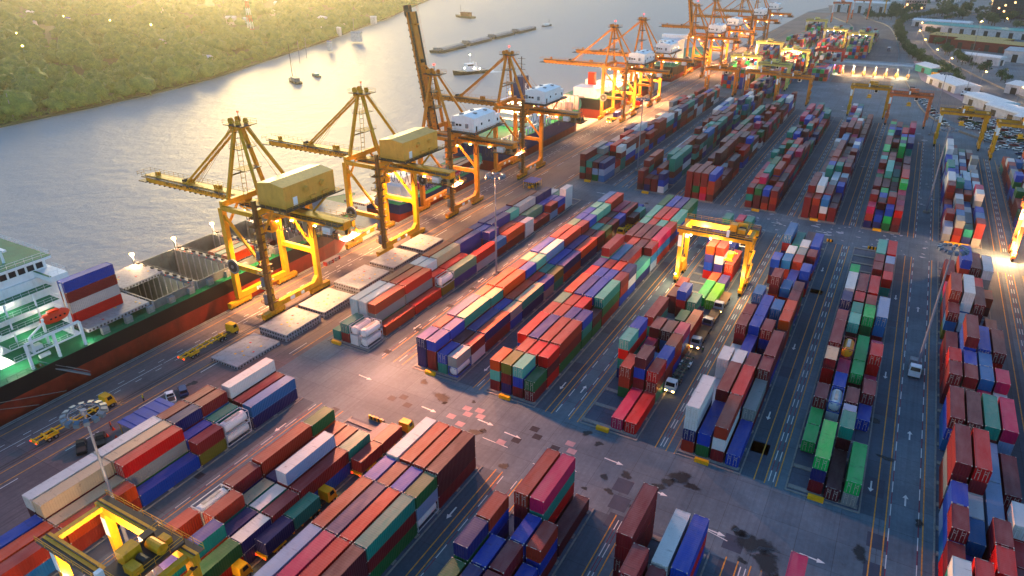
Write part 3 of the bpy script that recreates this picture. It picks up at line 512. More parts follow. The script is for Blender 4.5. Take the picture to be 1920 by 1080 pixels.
# ------------------------------------------------------------ ship-to-shore cranes
def sts(y, col, house, num, label, raised=False, lights=True, detail=True, lettered=True, seedx=0):
    LX, WX = 0.0, -12.9; T = thing('quay_crane', (-135.8, y, 0), label, 'crane', 'quay cranes along the river')
    c = M[col]; dk = M['dark_steel']; hy = 8.8; ZP = 28.5
    for x in (LX, WX):
        for s in (-1, 1):
            mb = MB(); mb.bar((x, s*hy, 2.2), (x, s*hy, ZP), 1.5, 1.35, up=(0, 1, 0))
            if x == LX: mb.bar((x, s*hy-s*.4, 4.6), (x, s*hy-s*2.2, 2.9), 1.2, 1.3)
            mb.build('leg', c, T)
            bg_ = MB(); bg_.box(x-.7, s*hy-3.6, 1.0, x+.7, s*hy+3.6, 1.9)
            for k in range(8): yy = s*hy-3.3+k*.94; bg_.cyl((x-.35, yy, .42), (x+.35, yy, .42), .4, 10, 1); bg_.box(x-.5, yy-.38, .45, x+.5, yy+.38, 1.05, 0 if k % 2 else 2)
            for k in range(7): bg_.box(x-.72, s*hy-3.5+k, 1.0, x+.72, s*hy-3.1+k, 1.25, 2)
            bg_.build('bogie', [c, dk, M['yellow_paint']], T)
        mb = MB(); mb.bar((x, -hy, 2.9), (x, hy, 2.9), 1.3, 1.5)
        mb.box(x+.66, -3, 2.4, x+.75, -1.4, 3.4, 1); mb.box(x+.66, 1, 2.5, x+.95, 2.0, 3.3, 1)
        mb.build('sill_beam', [c, M['white_paint']], T)
    for s in (-1, 1):
        mb = MB(); mb.bar((WX, s*hy, 12.4), (LX, s*hy, 12.4), 1.1, 1.3); mb.bar((WX, s*hy, 27), (LX, s*hy, 13.4), .65, .65)
        mb.bar((LX-.2, s*hy, 11.0), (LX-1.6, s*hy, 12.4), .9, .9); mb.build('portal_beam', c, T)
        mb = MB(); mb.bar((WX, s*hy, ZP), (LX, s*hy, ZP), 1.0, 1.2); mb.bar((WX, s*3, ZP-1.2), (LX, s*hy, ZP), .4, .4); mb.build('top_beam', c, T)
    for x in (WX, LX):
        mb = MB(); mb.bar((x, -hy, ZP+.9), (x, hy, ZP+.9), 1.2, 1.5); mb.bar((x, -hy, 22), (x, -3.5, ZP), .5, .5); mb.bar((x, hy, 22), (x, 3.5, ZP), .5, .5); mb.build('cross_beam', c, T)
    # girder over the quay and the yard
    g = MB(); g.box(WX, -1.3, 26.0, 21.5, 1.3, 28.0); g.box(WX, -3.2, 27.5, 21.5, -1.35, 27.65, 1); g.box(WX, 1.35, 27.5, 21.5, 3.2, 27.65, 1)
    g.rail([(WX, -3.2, 27.65), (21.5, -3.2, 27.65), (21.5, 3.2, 27.65), (WX, 3.2, 27.65)], m=0)
    g.box(14, -3.6, 24.4, 24, 3.6, 24.6, 1); g.rail([(14, -3.6, 24.6), (24, -3.6, 24.6), (24, 3.6, 24.6), (14, 3.6, 24.6)], m=0)
    for x in (15, 19, 23): g.bar((x, -2, 24.5), (x, -1, 27), .25); g.bar((x, 2, 24.5), (x, 1, 27), .25)
    g.build('girder', [c, dk], T)
    gl = MB(); gl.box(15.5, -2.6, 24.6, 18, -.6, 26.4); gl.build('control_box', M['white_paint'], T); gl = MB(); gl.cyl((20, -3.0, 25.4), (20, -2.2, 25.4), .9, 14); gl.build('cable_drum', dk, T); gl = MB(); gl.box(20.4, 0, 24.6, 22.6, 2.4, 25.8); gl.build('winch', dk, T)
    # festoon cable loops
    fb = MB()
    for k in range(7):
        x0 = -1+k*2.2; pr_ = None
        for j in range(9):
            u = j/8; q = (x0+u*2.0, -1.9, 25.8-3.6*(1-(2*u-1)**2)); 
            if pr_: fb.bar(pr_, q, .14, .14)
            pr_ = q
    fb.build('festoon_cables', M['black'], T)
    # boom
    bl = 41.0

    b = MB(); b.box(-bl, -1.3, -1.1, 0, 1.3, 1.1); b.box(-bl-2.4, -2.2, -1.0, -bl+1, 2.2, -.75, 1); b.box(-bl, -2.6, .75, 0, -1.35, .9, 1); b.box(-bl, 1.35, .75, 0, 2.6, .9, 1)
    b.rail([(0, -2.6, .9), (-bl-2.2, -2.2, .9), (-bl-2.2, 2.2, .9), (0, 2.6, .9)], m=0)
    for k in range(18): b.box(-bl+1+k*2.2, -1.36, -1.4, -bl+1.5+k*2.2, 1.36, -1.1, 1)
    for x in (-bl+4, -bl*.56, -bl*.3, -bl*.27): b.box(x, -.7, 1.1, x+.5, -.1, 2.3); b.box(x, .2, 1.1, x+.5, .8, 2.1)
    b.cyl((-bl*.6, -.9, 1.4), (-bl*.6, .9, 1.4), .6, 12, 1)
    Bm = b.build('boom', [c, dk], T); Bm.location = (WX, 0, 28.2)
    if lettered:
        put_text(num, 1.55, M['black'], 'lettering', Bm, (-bl*.45, -1.33, -.05), (pi/2, 0, 0))
    if raised: Bm.rotation_euler = (0, radians(80), 0)
    # A frame
    AP = Vector((WX+1.8, 0, 48)); af = MB()
    for s in (-1, 1):
        af.bar((WX, s*6.5, ZP+1), AP+Vector((-.8, s*1.1, 0)), .85, .85); af.bar((LX, s*6.5, ZP+1), AP+Vector((.8, s*1.1, 0)), .75, .75)
        af.bar((WX+.4, s*4.2, 36), (WX+.4, s*-4.2, 36), .3, .3); af.bar((LX-3, s*5.3, 33), (LX-3, s*-5.3, 33), .25, .25)
    af.bar(AP+Vector((-1.2, -2.4, .2)), AP+Vector((-1.2, 2.4, .2)), .6, .8); af.bar(AP+Vector((1.2, -2.4, .2)), AP+Vector((1.2, 2.4, .2)), .6, .8)
    af.box(AP.x-3.2, -2.6, 48.5, AP.x+3.4, 2.6, 48.7, 1); af.rail([(AP.x-3.2, -2.6, 48.7), (AP.x+3.4, -2.6, 48.7), (AP.x+3.4, 2.6, 48.7), (AP.x-3.2, 2.6, 48.7)], closed=True)
    for s in (-1, 1): af.cyl((AP.x-1.8, s*1.1-.3, 49.4), (AP.x-1.8, s*1.1+.3, 49.4), .85, 12); af.cyl((AP.x+.8, s*1.3-.3, 49.3), (AP.x+.8, s*1.3+.3, 49.3), .7, 12)
    for z, xx in ((42.5, 1.6), (37, 2.2)): af.box(AP.x-2.2, -2.8, z, AP.x+xx, 2.8, z+.15, 1); af.rail([(AP.x-2.2, -2.8, z+.15), (AP.x+xx, -2.8, z+.15), (AP.x+xx, 2.8, z+.15)])
    for k in range(12): af.box(WX+1.6+k*.07, -2.5, ZP+2+k*1.5, WX+2.3+k*.07, -1.7, ZP+2.08+k*1.5, 1)
    af.bar((WX+1.6, -2.5, ZP+1.5), (WX+2.4, -2.5, 46), .1); af.bar((WX+2.3, -1.7, ZP+1.5), (WX+3.1, -1.7, 46), .1)
    af.build('a_frame', [c, dk], T)
    Rm = Matrix.Rotation(radians(80), 3, 'Y') if raised else Matrix.Identity(3)
    for s in (-1, 1):
        st = MB(); foot = Rm @ Vector((-bl*.56, s*1.1, 1.2))+Vector((WX, 0, 28.2)); st.bar(AP+Vector((-1, s*1.1, 0)), foot, .45, .5)
        f2 = Rm @ Vector((-bl*.5, s*.8, 1.2))+Vector((WX, 0, 28.2))
        for k in range(3): st.bar(AP+Vector((-1.5, s*(.3+k*.3), 1)), f2.lerp(foot, -.4*k+.3), .06, .06)
        st.build('stay', c, T)
    bs = MB()
    for s in (-1, 1): bs.bar(AP+Vector((1.4, s*1.0, .8)), (7.5, s*1.2, 30), .07, .07)
    bs.build('back_stay', c, T)
    # machinery house
    hm = M[house]; h = MB()
    if house == 'white_paint':
        h.loft([[(9.6, yy, 31.6), (9.6, yy, 36.4), (5, yy, 37.2), (.6, yy, 36.4), (.6, yy, 31.6)] for yy in (-7.6, 7.0)]); h.box(2.2, 7.0, 31.6, 9.2, 10.6, 35.0)
        H_ = h.build('machinery_house', hm, T)
        wd = MB(); wd.box(2.2, -7.68, 33.4, 3.2, -7.6, 34.1); wd.box(3.5, -7.68, 33.4, 4.5, -7.6, 34.1); wd.box(9.6, -3, 33.4, 9.68, -2.2, 34.2); wd.box(9.6, 2, 33.6, 9.68, 2.8, 34.3); wd.box(9.6, -6.4, 31.7, 9.68, -5.6, 33.6); wd.box(9.2, 8.6, 32.6, 9.28, 9.4, 33.6); wd.build('window', M['dark_glass'], H_)
        for q in ((.9, -8.2, 33.2, 1.8, -7.6, 34.6), (6.4, -8.2, 33.0, 7.3, -7.6, 34.4)): vv = MB(); vv.box(*q); vv.build('fan_box', M['steel'], H_)
        for x, yy in ((3, -5), (6.6, -2), (3, 2), (6.8, 4.4)): vv = MB(); vv.box(x-.6, yy-.5, 36.3, x+.6, yy+.5, 37.25); vv.build('roof_vent', M['steel'], H_)
    else:
        h.loft([[(9.4, yy, 31.6), (9.4, yy, 37.0), (5, yy, 37.7), (.6, yy, 37.0), (.6, yy, 31.6)] for yy in (-7.8, 10.0)])
        H_ = h.build('machinery_house', hm, T)
        for yy in (-.6, 5.2): vv = MB(); vv.cyl((9.4, yy, 35), (10.2, yy, 34.8), .75, 12); vv.build('vent_cowl', hm, H_)
        for yy in (.5, 5): vv = MB(); vv.box(9.4, yy, 31.9, 10.0, yy+2, 32.7); vv.build('vent_hood', hm, H_)
        dd = MB(); dd.box(9.38, -5, 31.7, 9.48, -3.6, 33.8); dd.build('door', M['white_paint'], H_)
    pf = MB(); pf.box(-.8, -9, 31.2, 11, 11.6, 31.55, 1); pf.rail([(11, 11.6, 31.55), (11, -9, 31.55), (-.8, -9, 31.55)], m=0)
    for x in (0.2, 9): pf.bar((x, -7, 31.2), (x, -1.5, 28), .4); pf.bar((x, 8, 31.2), (x, 1.5, 28), .4); pf.box(x-.3, -8, 30.7, x+.3, 10.5, 31.2)
    pf.build('house_platform', [c, dk], T)
    # lift tower and platforms on the near landside leg, cable reel
    lt = MB(); lt.bar((LX+.9, -hy-1.2, 2.5), (LX+.9, -hy-1.2, 33), .9, .9, 1)
    for k in range(12):
        z = 4.5+k*2.15; e = 1.6 if k % 2 else 2.2; lt.box(LX-1.4, -hy-e, z, LX+1.6, -hy+1, z+.1, 1)
        if k % 2 == 0: lt.rail([(LX-1.4, -hy-e, z), (LX+1.6, -hy-e, z), (LX+1.6, -hy+1, z)], m=1, r=.07)
        lt.bar((LX-1.2, -hy-1.4, z), (LX+1.3, -hy-.9, z+2.1), .35, .12, 1)
    lt.box(LX-.6, -hy-2, 9.5, LX+.4, -hy-1.2, 12, 2); lt.box(LX-.6, -hy-2, 17, LX+.4, -hy-1.2, 19.4, 2); lt.box(LX-.6, -hy-2, 4, LX+.4, -hy-1.2, 7, 2)
    lt.build('access_tower', [c, M['tower_brown'], M['steel']], T)
    rl_ = MB(); rl_.cyl((WX+.9, -hy-.3, 12.2), (WX+.9, -hy-.8, 12.2), 2.1, 24, 0); rl_.cyl((WX+.9, -hy-.2, 12.2), (WX+.9, -hy-.9, 12.2), 1.6, 20, 1); rl_.cyl((WX+.9, -hy-.1, 12.2), (WX+.9, -hy-1, 12.2), .5, 12, 0); rl_.build('cable_reel', [M['steel'], dk], T)
    # trolley with the driver's cab
    tx = -3 if lights else 5
    tr = MB(); tr.box(tx-2.4, -2.6, 25.0, tx+2.4, 2.6, 25.7); tr.box(tx-1.2, -3.6, 21.8, tx+1.4, -1.4, 24.4, 1); tr.box(tx-1.25, -3.4, 22.2, tx-1.2, -1.6, 23.8, 2); tr.box(tx-1.0, -3.63, 22.4, tx+1.1, -3.6, 23.8, 2); tr.bar((tx, -2.4, 24.4), (tx, -2.4, 25), .3)
    tr.build('trolley_cab', [c, c, M['dark_glass']], T)
    fl = MB(); pts = [(-7, -1.5, 25.8), (4, -1.5, 25.8), (12, -1.6, 25.8), (-10.5, -6, 27.4), (-2, 6, 27.4), (tx+1.6, -1.6, 24.7)]
    for q in pts: fl.box(q[0]-.3, q[1]-.25, q[2]-.3, q[0]+.3, q[1]+.25, q[2], 0)
    fl.build('floodlight', M['bulb_warm'], T)
    rb_ = MB(); rb_.cyl((AP.x, 0, 49), (AP.x, 0, 51.5), .1, 6); rb_.build('aerial', dk, T); bb = MB(); bb.box(AP.x-.2, -.2, 51.5, AP.x+.2, .2, 52, 0); bb.build('beacon', M['bulb_red'], T)
    return T
TXT = 'PORT AUTHORITY OF THAILAND'
def quay_lights_and_wash(y, p, added_wash=0):
    for dx, dy, k in ((-7, -3, 1), (-7, 5, 1), (2, 0, .9)): lamp((-135.8+dx, y+dy, 25.2), p*k, WARM, None, 'SPOT', (-135.8+dx, y+dy*1.4, 0), 110, .5)
    if added_wash: lamp((-112.8, y, 26), added_wash, (1, .36, .15), None, 'SPOT', (-82, y-4, 0), 130, 1.0)  # added spot without a fitting, spreads a warm tint over the yard
    if y < 130: lamp((-112.8, y-2, 25.5), 120000, (1, .36, .2), None, 'SPOT', (-86, 62, 0), 100, 1.0); lamp((-112.6, y-1, 25.5), 80000, (1, .36, .2), None, 'SPOT', (-58, 96, 0), 70, 1.0)  # two more added spots, warming the front yard and the crossing
sts(121.2, 'crane_yellow', 'tan_machine', 'No. 15 '+TXT, 'yellow quay crane, boom lowered, tan machinery house, nearest the white superstructure of the ship')
sts(168.8, 'crane_yellow', 'tan_machine', 'No. 16 '+TXT, 'yellow quay crane, boom lowered, tan machinery house, second along from the white ship superstructure')
sts(208, 'crane_orange', 'white_paint', TXT+' No. 27', 'orange quay crane with its lettered boom raised upright, white machinery house', raised=True)
sts(262, 'crane_orange', 'white_paint', TXT+' No. 28', 'orange quay crane with white machinery house, boom lowered beside the blue K funnel')
sts(381, 'crane_orange', 'white_paint', TXT+' No. 29', 'orange quay crane with white house, brightly lit, over the ship with amber-lit deck')
sts(427, 'crane_orange', 'white_paint', TXT, 'orange quay crane with white house, standing behind the brightly lit one')
for y, r, lb in ((545, True, 'rusty orange quay crane, boom raised upright, at the bend of the quay'), (600, False, 'rusty orange quay crane with white house beyond the upright boom'), (700, False, 'distant orange quay crane with white house near the far lit ships'), (770, False, 'farthest orange quay crane at the end of the quay')):
    sts(y, 'crane_orange', 'white_paint', TXT, lb, raised=r, lettered=False)
for y in (208, 262, 381):
    for s, nm in ((-1, 'DHI-DCW'),): pass
for y, pw, ws in ((121.2, 20000, 130000), (168.8, 18000, 120000), (208, 7000, 60000), (262, 3000, 0), (381, 42000, 0), (427, 36000, 0), (545, 16000, 0), (600, 24000, 0), (700, 20000, 0)): quay_lights_and_wash(y, pw, ws)
for o in [q for q in COL.objects if q.get('category') == 'crane' and q.location.y in (208, 262, 381)]:
    g = [c for c in o.children if c.name.startswith('girder')][0]
    put_text('DHI-DCW', 1.35, M['black'], 'lettering', g, (6, -1.33, 26.9), (pi/2, 0, 0))
# ------------------------------------------------------------ rubber-tyred yard cranes
def rtg(x, y, col, label, trolley=.75, spreader=8.0, lit=False, white=True, z=17.3):
    T = thing('yard_gantry_crane', (x, y, 0), label, 'gantry crane', 'yard gantry cranes'); c = M[col]; dk = M['dark_steel']; W = 9.3; hy = 3.7
    for s in (-1, 1):
        for q in (-1, 1):
            mb = MB(); mb.loft([[(s*W-.42, q*hy-.5, 2.2), (s*W+.42, q*hy-.5, 2.2), (s*W+.42, q*hy+.5, 2.2), (s*W-.42, q*hy+.5, 2.2)], [(s*W-.62, q*hy-.6, z-1.6), (s*W+.62, q*hy-.6, z-1.6), (s*W+.62, q*hy+.6, z-1.6), (s*W-.62, q*hy+.6, z-1.6)]])
            if white and s < 0: mb.box(s*W-.66, q*hy-.64, 11.5, s*W+.4, q*hy-.61, z-2.4, 1)
            mb.build('leg', [c, M['white_paint']], T)
            wb = MB(); wb.cyl((s*W-.3, q*(hy+.9), .75), (s*W+.3, q*(hy+.9), .75), .75, 16); wb.cyl((s*W-.3, q*(hy-.8), .75), (s*W+.3, q*(hy-.8), .75), .75, 16); wb.cyl((s*W-.32, q*(hy+.9), .75), (s*W+.32, q*(hy+.9), .75), .3, 10, 1); wb.cyl((s*W-.32, q*(hy-.8), .75), (s*W+.32, q*(hy-.8), .75), .3, 10, 1)
            wb.build('wheel', [M['rubber'], c], T)
            bk = MB(); bk.box(s*W-.55, q*hy-1.7, 1.3, s*W+.55, q*hy+1.7, 2.2); bk.build('bogie', c, T)
        mb = MB(); mb.box(s*W-.45, -hy-1, 2.2, s*W+.45, hy+1, 3.2); mb.bar((s*W, -hy, 3.2), (s*W, hy, 3.2), .2)
        mb.build('sill_beam', c, T); mb = MB(); mb.box(s*W-.45, -hy, z-.9, s*W+.45, hy, z-.1); mb.build('end_tie', c, T)
    for q in (-1, 1):
        mb = MB(); mb.box(-W-1.2, q*hy-.55, z-1.6, W+1.2, q*hy+.55, z); mb.box(-W-1.2, q*hy-.08, z, W+1.2, q*hy+.08, z+.14, 1)
        mb.box(-W-1.2, q*(hy+.56) if q > 0 else q*(hy+.56)-.9, z-.2, W+1.2, q*(hy+.56)+.9 if q > 0 else q*(hy+.56), z-.1, 1)
        yy = q*(hy+1.4); mb.rail([(-W-1.2, yy, z-.1), (W+1.2, yy, z-.1)], m=0, r=.06); mb.build('girder', [c, dk], T)
    pp_ = MB(); pp_.box(-W-.9, -2.1, 3.2, -W+.9, 1.9, 5.8); pp_.box(-W-.95, -1.4, 3.6, -W-.9, 1.2, 5.2, 1); pp_.cyl((-W, 2.4, 3.2), (-W, 2.4, 6.6), .18, 8, 1); pp_.build('power_unit', [c, dk], T)
    lad = MB()
    for k in range(6): z0 = 3.4+k*2.0; lad.bar((W+.9, -hy+.5 if k % 2 else hy-.5, z0), (W+.9, hy-.5 if k % 2 else -hy+.5, z0+2.0), .6, .12); lad.box(W+.55, -hy+.1 if k % 2 == 0 else hy-.9, z0+1.95, W+1.3, -hy+.9 if k % 2 == 0 else hy-.1, z0+2.05, 1)
    lad.rail([(W+1.3, -hy, 3.3), (W+1.3, hy, 3.3)], m=0); lad.build('stairs', [c, dk], T)
    tx = -W+trolley*2*W
    tr = MB(); tr.box(tx-2.6, -hy-.6, z+.2, tx+2.6, hy+.6, z+.6, 1); tr.box(tx-2.0, -2.2, z+.6, tx-.2, .2, z+2.6); tr.box(tx+.2, -2.8, z+.6, tx+2.2, -1.4, z+1.7); tr.cyl((tx-.6, 1.6, z+1.4), (tx+2, 1.6, z+1.4), .8, 14); tr.cyl((tx+.3, -.6, z+1.3), (tx+2, -.6, z+1.3), .55, 12, 1); tr.box(tx-2.4, 1.2, z+.6, tx-1.2, 2.8, z+1.9, 1); tr.box(tx-.4, 2.6, z+.6, tx+1.2, 3.6, z+1.5)
    tr.rail([(tx-2.6, -hy-.6, z+.6), (tx+2.6, -hy-.6, z+.6), (tx+2.6, hy+.6, z+.6), (tx-2.6, hy+.6, z+.6)], closed=True); tr.box(tx-2.2, -hy-1.5, z-.1, tx-1.5, -hy-.6, z+1.6, 2)
    tr.build('trolley', [c, dk, M['white_paint']], T)
    cb = MB(); cb.box(tx+1.0, -1.2, z-3.7, tx+2.8, .8, z-1.3); cb.box(tx+.96, -1.0, z-3.4, tx+1.0, .6, z-1.8, 1); cb.box(tx+1.2, -1.23, z-3.4, tx+2.6, -1.2, z-1.9, 1); cb.bar((tx+1.9, -.2, z-1.3), (tx+1.9, -.2, z+.3), .3); cb.build('operator_cab', [M['white_paint'], M['dark_glass']], T)
    if spreader:
        sp = MB(); sp.box(tx-1.9, -2.9, spreader, tx-.9+.6, 2.9, spreader+.35); sp.box(tx-2.4, -3.05, spreader-.2, tx+.2, -2.75, spreader+.2); sp.box(tx-2.4, 2.75, spreader-.2, tx+.2, 3.05, spreader+.2); sp.box(tx-1.9, -1.2, spreader+.35, tx-.3, 1.2, spreader+1.3)
        for a in (-1.7, -.5):
            for q in (-1, 1): sp.bar((tx+a, q*.9, spreader+1.3), (tx+a, q*1.6, z+.3), .05, .05, 1)
        sp.build('spreader', [M['yellow_paint'], dk], T)
    fx = MB()
    for q in (-1, 1):
        for a in (-.7, -.1, .5): fx.box(a*W-.2, q*(hy+.6)-.15, z-1.9, a*W+.2, q*(hy+.6)+.15, z-1.62)
    fx.build('floodlight', M['bulb_white'] if lit else M['steel'], T)
    hd = MB(); hd.box(-W-.2, -hy-2.3, 3.2, -W+.2, -hy-1.9, 3.5); hd.build('foot_lamp', M['bulb_warm'] if lit else M['steel'], T)
    return T
BX = {b: X0[b]+6.0 for b in X0}
rtg(BX['B']+1.7, 34, 'crane_yellow', 'yellow gantry crane straddling the stacks at the bottom of the front yard', .78, 0, True)
rtg(BX['D']+.1, 189, 'crane_yellow', 'lamp-lit yellow gantry crane lowering its spreader over orange containers', .8, 9.5, True)
rtg(BX['H']+.2, 254.5, 'crane_salmon', 'salmon gantry crane at the head of the eighth block, lamps glowing at its foot', .6, 9, True)
for b, y, col, lb in (('A', 476, 'crane_orange', 'orange gantry crane at the far end of the first block, nearest the quay'), ('B', 474, 'crane_orange', 'orange gantry crane at the far end of the second block'), ('C', 468, 'crane_orange', 'orange gantry crane at the far end of the third block'), ('E', 452, 'crane_yellow', 'yellow gantry crane at the far end of the fifth block before the toll gate'), ('F', 438, 'crane_salmon', 'salmon gantry crane at the far end of the sixth block'), ('G', 400, 'crane_yellow', 'yellow gantry crane at the far end of the seventh block by the car park'), ('H', 384, 'crane_yellow', 'yellow gantry crane at the far end of the eighth block by the car park')):
    rtg(BX[b]+.2, y, col, lb, .55, 0 if b in 'ABC' else 11)
for i, (x, y, col, lb) in enumerate(((-106, 540, 'pale_yellow', 'pale yellow gantry crane over the first distant yard block'), (-81, 512, 'pale_yellow', 'pale yellow gantry crane over the second distant block, front end'), (-106, 628, 'pale_yellow', 'pale yellow gantry crane far along the first distant block'), (-80, 590, 'pale_yellow', 'pale yellow gantry crane midway over the second distant block'), (-57, 605, 'crane_red', 'red gantry crane standing over the distant block beside the curved road'), (-98, 840, 'pale_yellow', 'pale yellow gantry crane at the far water corner'), (-70, 755, 'pale_yellow', 'pale yellow gantry crane beyond the red one'), (-46, 730, 'pale_yellow', 'pale yellow gantry crane over green and red stacks beyond the red one'))):
    rtg(x, y, col, lb, .5, 0, lit=i in (0, 3, 6, 7))
for x, y, e, z in ((-80, 34, 3600, 15), (-76, 30, 3000, 14), (-88, 30, 1200, 10)): lamp((x, y, z), e, AMB, None, 'POINT', rad=.4)
for x, y, e, z in ((-47.5, 182.5, 900, 5), (-29, 182.8, 900, 6), (-38, 184.6, 3600, 15), (-33, 194, 3200, 15.2), (-43, 190, 3000, 15)): lamp((x, y, z), e, (1, .72, .36), None, 'POINT', rad=.4)
for x, y, e, z in ((39, 249.0, 9000, 4.2), (39.5, 252, 3000, 9), (46, 250, 4000, 14)): lamp((x, y, z), e, WARM, None, 'POINT', rad=.3)
for x, y, e, z in ((-105, 556, 14000, 14), (-81, 585, 14000, 14), (-100, 520, 8000, 14), (-57, 735, 8000, 14), (-75, 690, 9000, 14), (-116, 620, 9000, 10), (-118, 560, 14000, 12)): lamp((x, y, z), e, WARM, None, 'POINT', rad=.6)
# ------------------------------------------------------------ high-mast lights
def mast(x, y, h, label, n=14, cleared=True):
    T = thing('high_mast_light', (x, y, 0), label, 'light mast', 'high-mast lights of the yard')
    p_ = MB(); p_.sm = False; p_.cyl((0, 0, .6), (0, 0, h), .32, 12, 0, .14); p_.build('pole', M['mast'], T)
    b = MB(); b.cyl((0, 0, 0), (0, 0, .65), 1.0, 12); b.box(.5, -.4, .3, 1.3, .4, 1.5); b.build('base', M['conc'], T)
    r = MB(); pr_ = [(2.0*cos(2*pi*i/16), 2.0*sin(2*pi*i/16), h+.1) for i in range(16)]
    for a, c in zip(pr_, pr_[1:]+pr_[:1]): r.bar(a, c, .1, .14)
    for k in range(4): r.bar((0, 0, h+.3), pr_[k*4], .1, .1)
    r.cyl((0, 0, h-.2), (0, 0, h+.6), .4, 10); r.build('ring', M['mast'], T)
    for i in range(n):
        a = 2*pi*i/n; f = MB(); c0, s0 = cos(a), sin(a); 
        f.loft([[(2.15*c0-s0*.3, 2.15*s0+c0*.3, h-.25), (2.15*c0+s0*.3, 2.15*s0-c0*.3, h-.25), (2.15*c0+s0*.3, 2.15*s0-c0*.3, h+.3), (2.15*c0-s0*.3, 2.15*s0+c0*.3, h+.3)], [(2.95*c0-s0*.38, 2.95*s0+c0*.38, h-.45), (2.95*c0+s0*.38, 2.95*s0-c0*.38, h-.45), (2.95*c0+s0*.38, 2.95*s0-c0*.38, h+.15), (2.95*c0-s0*.38, 2.95*s0+c0*.38, h+.15)]])
        f.build('lamp_head', M['mast_head'], T)
mk('mast', (112, 118, 132), .45, var=.08); mk('mast_head', (70, 92, 112), .4)
for x, y, h, lb in ((-90.9, 40.1, 31, 'tall light mast rising from behind the bottom yellow gantry crane'), (-96.4, 163.6, 31, 'tall light mast on the warm-lit lane beside the first middle-yard block'), (16, 164.2, 31.5, 'tall light mast with the small white truck at its foot'), (16.2, 287.3, 31, 'tall light mast between the sixth and seventh far-yard blocks'), (-96, 286.3, 31, 'tall light mast between the first and second far-yard blocks'), (16, 420, 31, 'tall light mast beside the salmon gantry crane and car park'), (-94, 480, 31, 'tall light mast behind the orange gantry cranes near the quay')):
    mast(x, y, h, lb, 14 if y < 300 else 10)
# ------------------------------------------------------------ ships
def hull(T, xs, beam, y0, y1, dz, rz, bow, col, low, holds=(), wl=-2.9, sheer=0, name='hull'):
    # outer shell by sections along y; xs is the quay-side face
    cx = xs-beam/2; mb = MB(); secs_top, secs_mid, secs_bot = [], [], []
    n = 26
    for i in range(n+1):
        u = i/n; y = y0+(y1-y0)*u; wf = 1.0; flare = 1.0
        if u < .06: wf = .86+.14*(u/.06)
        v = (y-(y1-bow))/bow
        if v > 0: wf = max(.03, 1-v**1.9); flare = max(.03, 1-v**1.35)
        top = dz+sheer*max(0, v)
        hw = beam/2
        secs_top.append(((cx-hw*wf, y+max(0, v)*4, top), (cx+hw*wf, y+max(0, v)*4, top)))
        secs_mid.append(((cx-hw*min(wf, flare+.0)*1.0, y, rz), (cx+hw*min(wf, flare), y, rz)))
        secs_bot.append(((cx-hw*min(wf, flare)*.98, y, wl), (cx+hw*min(wf, flare)*.98, y, wl)))
    for k in range(n):
        for s in (0, 1):
            a, b = (secs_top, secs_mid), (secs_mid, secs_bot)
            for (P_, Q_), m in ((a, 0), (b, 1)):
                q = [P_[k][s], P_[k+1][s], Q_[k+1][s], Q_[k][s]]; mb.add(q, [(0, 1, 2, 3)], m)
    q = [secs_top[0][0], secs_top[0][1], secs_mid[0][1], secs_mid[0][0]]; mb.add(q, [(0, 1, 2, 3)], 0)
    q = [secs_mid[0][0], secs_mid[0][1], secs_bot[0][1], secs_bot[0][0]]; mb.add(q, [(0, 1, 2, 3)], 1)
    q = [secs_top[-1][0], secs_top[-1][1], secs_mid[-1][1], secs_mid[-1][0]]; mb.add(q, [(0, 1, 2, 3)], 0)
    q = [secs_mid[-1][0], secs_mid[-1][1], secs_bot[-1][1], secs_bot[-1][0]]; mb.add(q, [(0, 1, 2, 3)], 1)
    mb.build(name, [M[col], M[low]], T)
    # deck plating with openings
    dk = MB(); ys = [y0]+[v for h_ in holds for v in h_]+[y1]
    def wid(y):
        v = (y-(y1-bow))/bow; u = (y-y0)/(y1-y0)
        return beam/2*(max(.03, 1-v**1.9) if v > 0 else (.86+.14*min(1, u/.06)))
    for a, b in zip(ys[0::2], ys[1::2]):
        n2 = max(1, int((b-a)/4))
        for k in range(n2):
            ya, yb = a+(b-a)*k/n2, a+(b-a)*(k+1)/n2; va = max(0, (ya-(y1-bow))/bow); vb = max(0, (yb-(y1-bow))/bow)
            za, zb = dz-.05+sheer*va, dz-.05+sheer*vb
            dk.add([(cx-wid(ya), ya+va*4, za), (cx+wid(ya), ya+va*4, za), (cx+wid(yb), yb+vb*4, zb), (cx-wid(yb), yb+vb*4, zb)], [(0, 1, 2, 3)])
    for a, b in holds:
        for s in (-1, 1):
            x0, x1 = sorted((cx+s*beam/2*.995, cx+s*(beam/2-2.6))); dk.add([(x0, a, dz-.05), (x1, a, dz-.05), (x1, b, dz-.05), (x0, b, dz-.05)], [(0, 1, 2, 3)])
    dk.build('deck', M['deck_green'], T)
    if holds:
        hm = MB()
        for a, b in holds:
            xa, xb = cx-beam/2+2.6, cx+beam/2-2.6; z0 = -2.2
            hm.box(xa-.25, a, z0, xa, b, dz+2.2); hm.box(xb, a, z0, xb+.25, b, dz+2.2); hm.box(xa, a, z0, xb, b, z0+.2, 1)
            for yy in (a, b): 
                hm.box(xa, yy-.2, z0, xb, yy+.2, dz+2.2)
                k = xa+.9
                while k < xb: hm.box(k-.12, yy-.45, z0, k+.12, yy+.45, dz+2.1, 2); k += 2.6
        hm.build('cargo_hold', [M['hold_grey'], M['dark_steel'], M['hatch_grey']], T)
    return T
